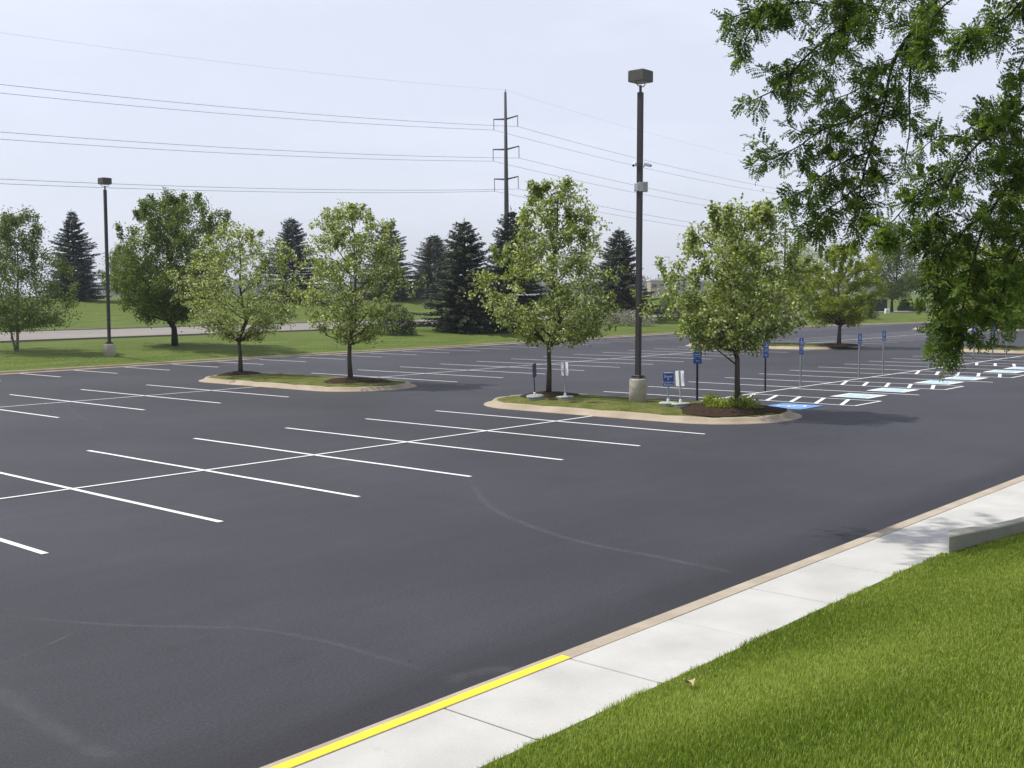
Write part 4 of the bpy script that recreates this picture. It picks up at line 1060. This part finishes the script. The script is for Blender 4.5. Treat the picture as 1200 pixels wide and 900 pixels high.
def spray(P, r0, dens, ln, nl, start=0.0, droop=.25):
    Q = spl(P, 5); wb.tube(Q, [r0*.7*(1-.8*i/(len(Q)-1))+.003 for i in range(len(Q))], 6)
    tot = 0
    for i in range(len(Q)-1):
        L_ = (Q[i+1]-Q[i]).length; s = i/(len(Q)-1)
        if s < start: continue
        nn = L_*dens*1.3; nn = int(nn)+(rnd.random() < nn-int(nn))
        for k in range(nn):
            p = Q[i].lerp(Q[i+1], rnd.random()); ax_ = (Q[i+1]-Q[i]).normalized()
            sd = ax_.cross(Vector((rnd.gauss(0, 1), rnd.gauss(0, 1), rnd.gauss(0, 1)))).normalized()
            twig(p, ax_*rnd.uniform(.1, .7)+sd+Vector((0, 0, -droop*rnd.random())), ln*rnd.uniform(.5, 1.25)*(1-.35*s), nl)
    twig(Q[-1], Q[-1]-Q[-2], ln*.6, nl)
D0 = 12.6
def pxs(L_, d0=D0, d1=None):
    d1 = d1 or d0; return [A_(x, y, d0+(d1-d0)*i/(len(L_)-1)) for i, (x, y) in enumerate(L_)]
TW = 15
# branches read from the photograph, each hung from its limb
spray([limbs['a'][3]]+pxs([(1100, -8), (1060, 48), (1044, 84), (1036, 125), (1018, 180), (1006, 232), (1000, 268)], 12.8, 12.2), .03, 9, .5, TW, .12)
spray([limbs['a'][3]]+pxs([(1078, 30), (1066, 90), (1066, 150), (1061, 185)], 12.8, 12.9), .02, 6, .38, TW, .15)
spray([limbs['a'][4]]+pxs([(1010, 5), (975, 40), (945, 66), (915, 100), (890, 114)], 12.7, 12.2), .022, 9.5, .42, TW, .15)
spray(pxs([(1040, 118), (1005, 138), (965, 152), (935, 172), (900, 188)], 12.6, 12.0), .014, 9, .42, TW)
spray(pxs([(1018, 178), (985, 192), (955, 212), (932, 232)], 12.4, 11.8), .012, 9, .40, TW)
spray(pxs([(1010, 215), (985, 235), (962, 252), (955, 268)], 12.3, 12.0), .010, 9, .36, TW)
spray([limbs['a'][4]]+pxs([(985, -12), (940, 2), (895, 8), (860, 20)], 12.8, 12.4), .018, 11, .40, TW, .2)
spray([limbs['a'][5]]+pxs([(930, -20), (900, 10), (880, 35), (872, 52)], 12.6, 12.4), .012, 9, .32, TW, .35)
spray([limbs['a'][3]]+pxs([(1040, -5), (1005, 25), (985, 60), (960, 85)], 13.2, 13.4), .016, 10, .42, TW, .2)
spray(pxs([(1050, 70), (1020, 95), (995, 110), (968, 118)], 13.0, 13.4), .012, 9, .4, TW)
spray([limbs['a'][2]]+pxs([(1130, -10), (1098, 15), (1088, 40), (1082, 62)], 12.4, 12.0), .016, 9, .38, TW, .3)
spray([limbs['b'][2]]+pxs([(1215, -5), (1180, 20), (1150, 36), (1128, 52)], 11.8, 11.4), .016, 12, .36, TW, .2)
spray([limbs['b'][2]]+pxs([(1230, 40), (1205, 65), (1192, 82)], 11.6, 11.3), .012, 9, .3, TW, .3)
TW = 15
# lower right mass
lowf = W(7.4, 12.6, 5.7)
spray([limbs['f'][1], ]+pxs([(1250, 105), (1190, 135), (1150, 165), (1118, 205), (1098, 250), (1096, 290)], 11.8, 11.2), .024, 12, .46, TW, .15)
spray([limbs['f'][1], ]+pxs([(1240, 150), (1195, 200), (1160, 250), (1142, 300), (1132, 345), (1122, 380), (1112, 405)], 11.9, 11.0), .022, 11, .42, TW, .15)
spray([limbs['f'][2], ]+pxs([(1250, 210), (1215, 255), (1190, 300), (1175, 340), (1168, 372)], 11.4, 11.0), .018, 12, .42, TW, .15)
spray(pxs([(1150, 165), (1120, 160), (1100, 160), (1085, 170)], 11.7, 11.5), .010, 7, .3, TW)
spray(pxs([(1118, 205), (1092, 215), (1068, 235), (1050, 255), (1038, 268)], 11.5, 11.3), .012, 9, .36, TW)
spray(pxs([(1098, 250), (1078, 268), (1062, 282), (1050, 285)], 11.3, 11.2), .010, 8, .3, TW)
spray(pxs([(1110, 285), (1098, 320), (1100, 345), (1106, 365)], 11.1, 11.0), .010, 10, .32, TW)
spray(pxs([(1160, 250), (1130, 270), (1115, 300), (1100, 330)], 11.5, 11.3), .010, 10, .34, TW)
spray(pxs([(1195, 200), (1180, 180), (1165, 140), (1175, 120)], 11.8, 11.9), .010, 10, .34, TW)
spray(pxs([(1230, 140), (1205, 170), (1185, 215), (1180, 255)], 12.2, 12.4), .012, 13, .42, TW)
spray(pxs([(1235, 260), (1210, 300), (1196, 340), (1190, 362)], 12.0, 12.1), .012, 12, .40, TW)
spray(pxs([(1125, 372), (1128, 392), (1124, 408)], 11.0, 10.9), .006, 7, .17, 6)
spray(pxs([(1112, 360), (1104, 380), (1098, 392)], 11.0, 10.9), .006, 9, .2, 7)
spray(pxs([(1168, 345), (1160, 370), (1150, 388)], 11.0, 10.9), .006, 10, .24, 8)
n_vis = len(LP)
# the rest of the crown, out of frame, which shades the walk and the lawn
for k, P in limbs.items():
    Q = spl(P, 4)
    for i in range(4, len(Q)):
        for r in range(3 if k in 'cde' else 1):
            d = Vector((rnd.gauss(0, 1), rnd.gauss(0, 1), abs(rnd.gauss(.4, .4)))).normalized()
            p = Q[i]; ln = rnd.uniform(.7, 1.7)
            e = p+d*ln
            if k in 'ab' or project(e+TRK)[1] > -60 and project(e+TRK)[0] < 1230: continue
            spray([p, p.lerp(e, .5)+Vector((0, 0, .1)), e], .015, 6, .5, 8)
LP_ = np.array([tuple(p) for p in LP]); LT_ = np.array([tuple(t) for t in LT]); nL = len(LP_)
npair = 8
# leaflets along a drooping rachis
lenL = rng.uniform(.11, .19, nL)
side = np.cross(LT_, rdir(nL, rng)); side /= np.linalg.norm(side, axis=1, keepdims=True); nrm = np.cross(side, LT_)
flip = nrm[:, 2] < 0; nrm[flip] *= -1
PP = []; TT = []; NN = []; LL = []; TI = []
lt = np.clip(rng.normal(.45, .2, nL), 0, 1)
for k in range(npair):
    s = .15+.85*(k+.5)/npair
    c = LP_ + LT_*(lenL*s)[:, None] + np.array([0, 0, -1.])*(lenL*.16*s*s)[:, None]
    for sg in (-1, 1):
        PP.append(c); TT.append(side*sg + LT_*.45 + rng.normal(0, .16, (nL, 3)) + np.array([0, 0, -.12])); NN.append(nrm + rng.normal(0, .28, (nL, 3))); LL.append(.034*(1-.35*abs(s-.55))*rng.uniform(.8, 1.2, nL)); TI.append(np.clip(lt+rng.normal(0, .08, nL), 0, 1))
LL = np.concatenate(LL)
leaves('crown', np.concatenate(PP), np.concatenate(TT), np.concatenate(NN), LL*1.25, LL*.56, np.concatenate(TI), MAT['locust'], loc_root)
wb.build('trunk', MAT['darkbark'], loc_root)
print('locust leaves', nL, n_vis)

# ------------------------------------------------------------------ near grass blades
rng = np.random.default_rng(3)
nb = 720000
U = rng.uniform(-4, 15, nb); Vv = rng.uniform(-20.2, -15.60, nb)
X = (U-CU)*c_ - (Vv-CV)*s_; Y = (U-CU)*s_ + (Vv-CV)*c_
s_w = np.maximum(0, -15.55-Vv); Z = .14+.33*s_w*s_w/(s_w+1.0)
zc = Y*math.cos(PITCH)-(Z-CH)*math.sin(PITCH); px = 600+FPX*X/np.maximum(zc, .1); py = 450-FPX*((Z-CH)*math.cos(PITCH)+Y*math.sin(PITCH))/np.maximum(zc, .1)
wv = np.interp(U, [p[0] for p in wallp], [p[1] for p in wallp])-.015
keep = (zc > 2) & (px > 300) & (px < 1420) & (py < 1130) & ((U < 7.78) | (Vv < wv))
keep &= Vv < -15.655 + .022*np.sin(U*5.3)+.016*np.sin(U*13.1+1)+rng.normal(0, .018, nb)
keep &= rng.random(nb) < np.clip(1.25-.035*(Y-6), .55, 1)
U, Vv, Z, Y = U[keep], Vv[keep], Z[keep], Y[keep]; nb = len(U)
hgt = rng.uniform(.032, .062, nb)*(1+.2*np.sin(U*3.1)*np.sin(Vv*2.7)); ed = Vv > -15.8; hgt[ed] *= rng.uniform(.9, 1.2, ed.sum())
a = rng.uniform(0, 2*math.pi, nb); ln_ = rng.uniform(.2, .75, nb)*hgt
dx, dy = np.cos(a)*ln_, np.sin(a)*ln_
wd = rng.uniform(.0035, .006, nb)*(1+.05*(Y-7)); bx, by = -np.sin(a)*wd/2, np.cos(a)*wd/2
P0 = np.stack([U-bx, Vv-by, Z-.01], 1); P1 = np.stack([U+bx, Vv+by, Z-.01], 1)
P2 = np.stack([U+dx*.4+bx*.8, Vv+dy*.4+by*.8, Z+hgt*.6], 1); P3 = np.stack([U+dx*.4-bx*.8, Vv+dy*.4-by*.8, Z+hgt*.6], 1); P4 = np.stack([U+dx, Vv+dy, Z+hgt*.92], 1)
Vg = np.stack([P0, P1, P2, P3, P4], 1).reshape(-1, 3); i = np.arange(nb)[:, None]*5
Fg = np.concatenate([i+np.array([[0, 1, 2]]), i+np.array([[0, 2, 3]]), i+np.array([[3, 2, 4]])], 1).reshape(-1, 3)
patch = .12*np.sin(U*1.3+.8*np.sin(Vv*1.1))+.10*np.sin(U*.6+Vv*1.9+1)
ti = np.clip(rng.normal(.5, .24, nb)+patch*.9, 0, 1); dead = rng.random(nb) < .025; ti[dead] = 1
tag(np_mesh('near_grass', Vg, Fg, MAT['blades'], None, np.repeat(ti, 3)), kind='stuff')
print('blades', nb)
# a curled dry leaf on the edge of the grass
P = drop(808, 811); o = empty('dry_leaf', P+UP*.06, 1.0); tag(o, 'curled dry pale leaf lying on the edge of the near grass', 'leaf')
V = []; F = []
for i in range(7):
    t = i/6; wdt = .05*math.sin(math.pi*(.08+.88*t))
    for k, s in enumerate((-1, -.4, .4, 1)): V.append((t*.13-.065, s*wdt, .02+.03*s*s+.02*math.sin(t*5)))
for i in range(6):
    for k in range(3): F.append((i*4+k, i*4+4+k, i*4+5+k, i*4+1+k))
mesh_obj('blade', V, F, MAT['dryleaf'], o, True); MB().tube([(.06, 0, .02), (.11, .01, .035)], .003, 5).build('stalk', MAT['dryleaf'], o)

# ------------------------------------------------------------------ summer haze
hz = MB().add([(x, y, z) for z in (-3, 120) for x, y in ((-3600, -3600), (3600, -3600), (3600, 3600), (-3600, 3600))], [(3,2,1,0),(4,5,6,7),(0,1,5,4),(1,2,6,5),(2,3,7,6),(3,0,4,7)])
hm = bpy.data.materials.new('haze_air'); hm.use_nodes = True; hn = hm.node_tree; hn.nodes.clear()
ho = hn.nodes.new('ShaderNodeOutputMaterial'); pv = hn.nodes.new('ShaderNodeVolumePrincipled'); pv.inputs['Color'].default_value = (.86, .90, .96, 1); pv.inputs['Density'].default_value = .00026
hn.links.new(pv.outputs[0], ho.inputs['Volume'])
tag(hz.build('haze', hm), kind='stuff')
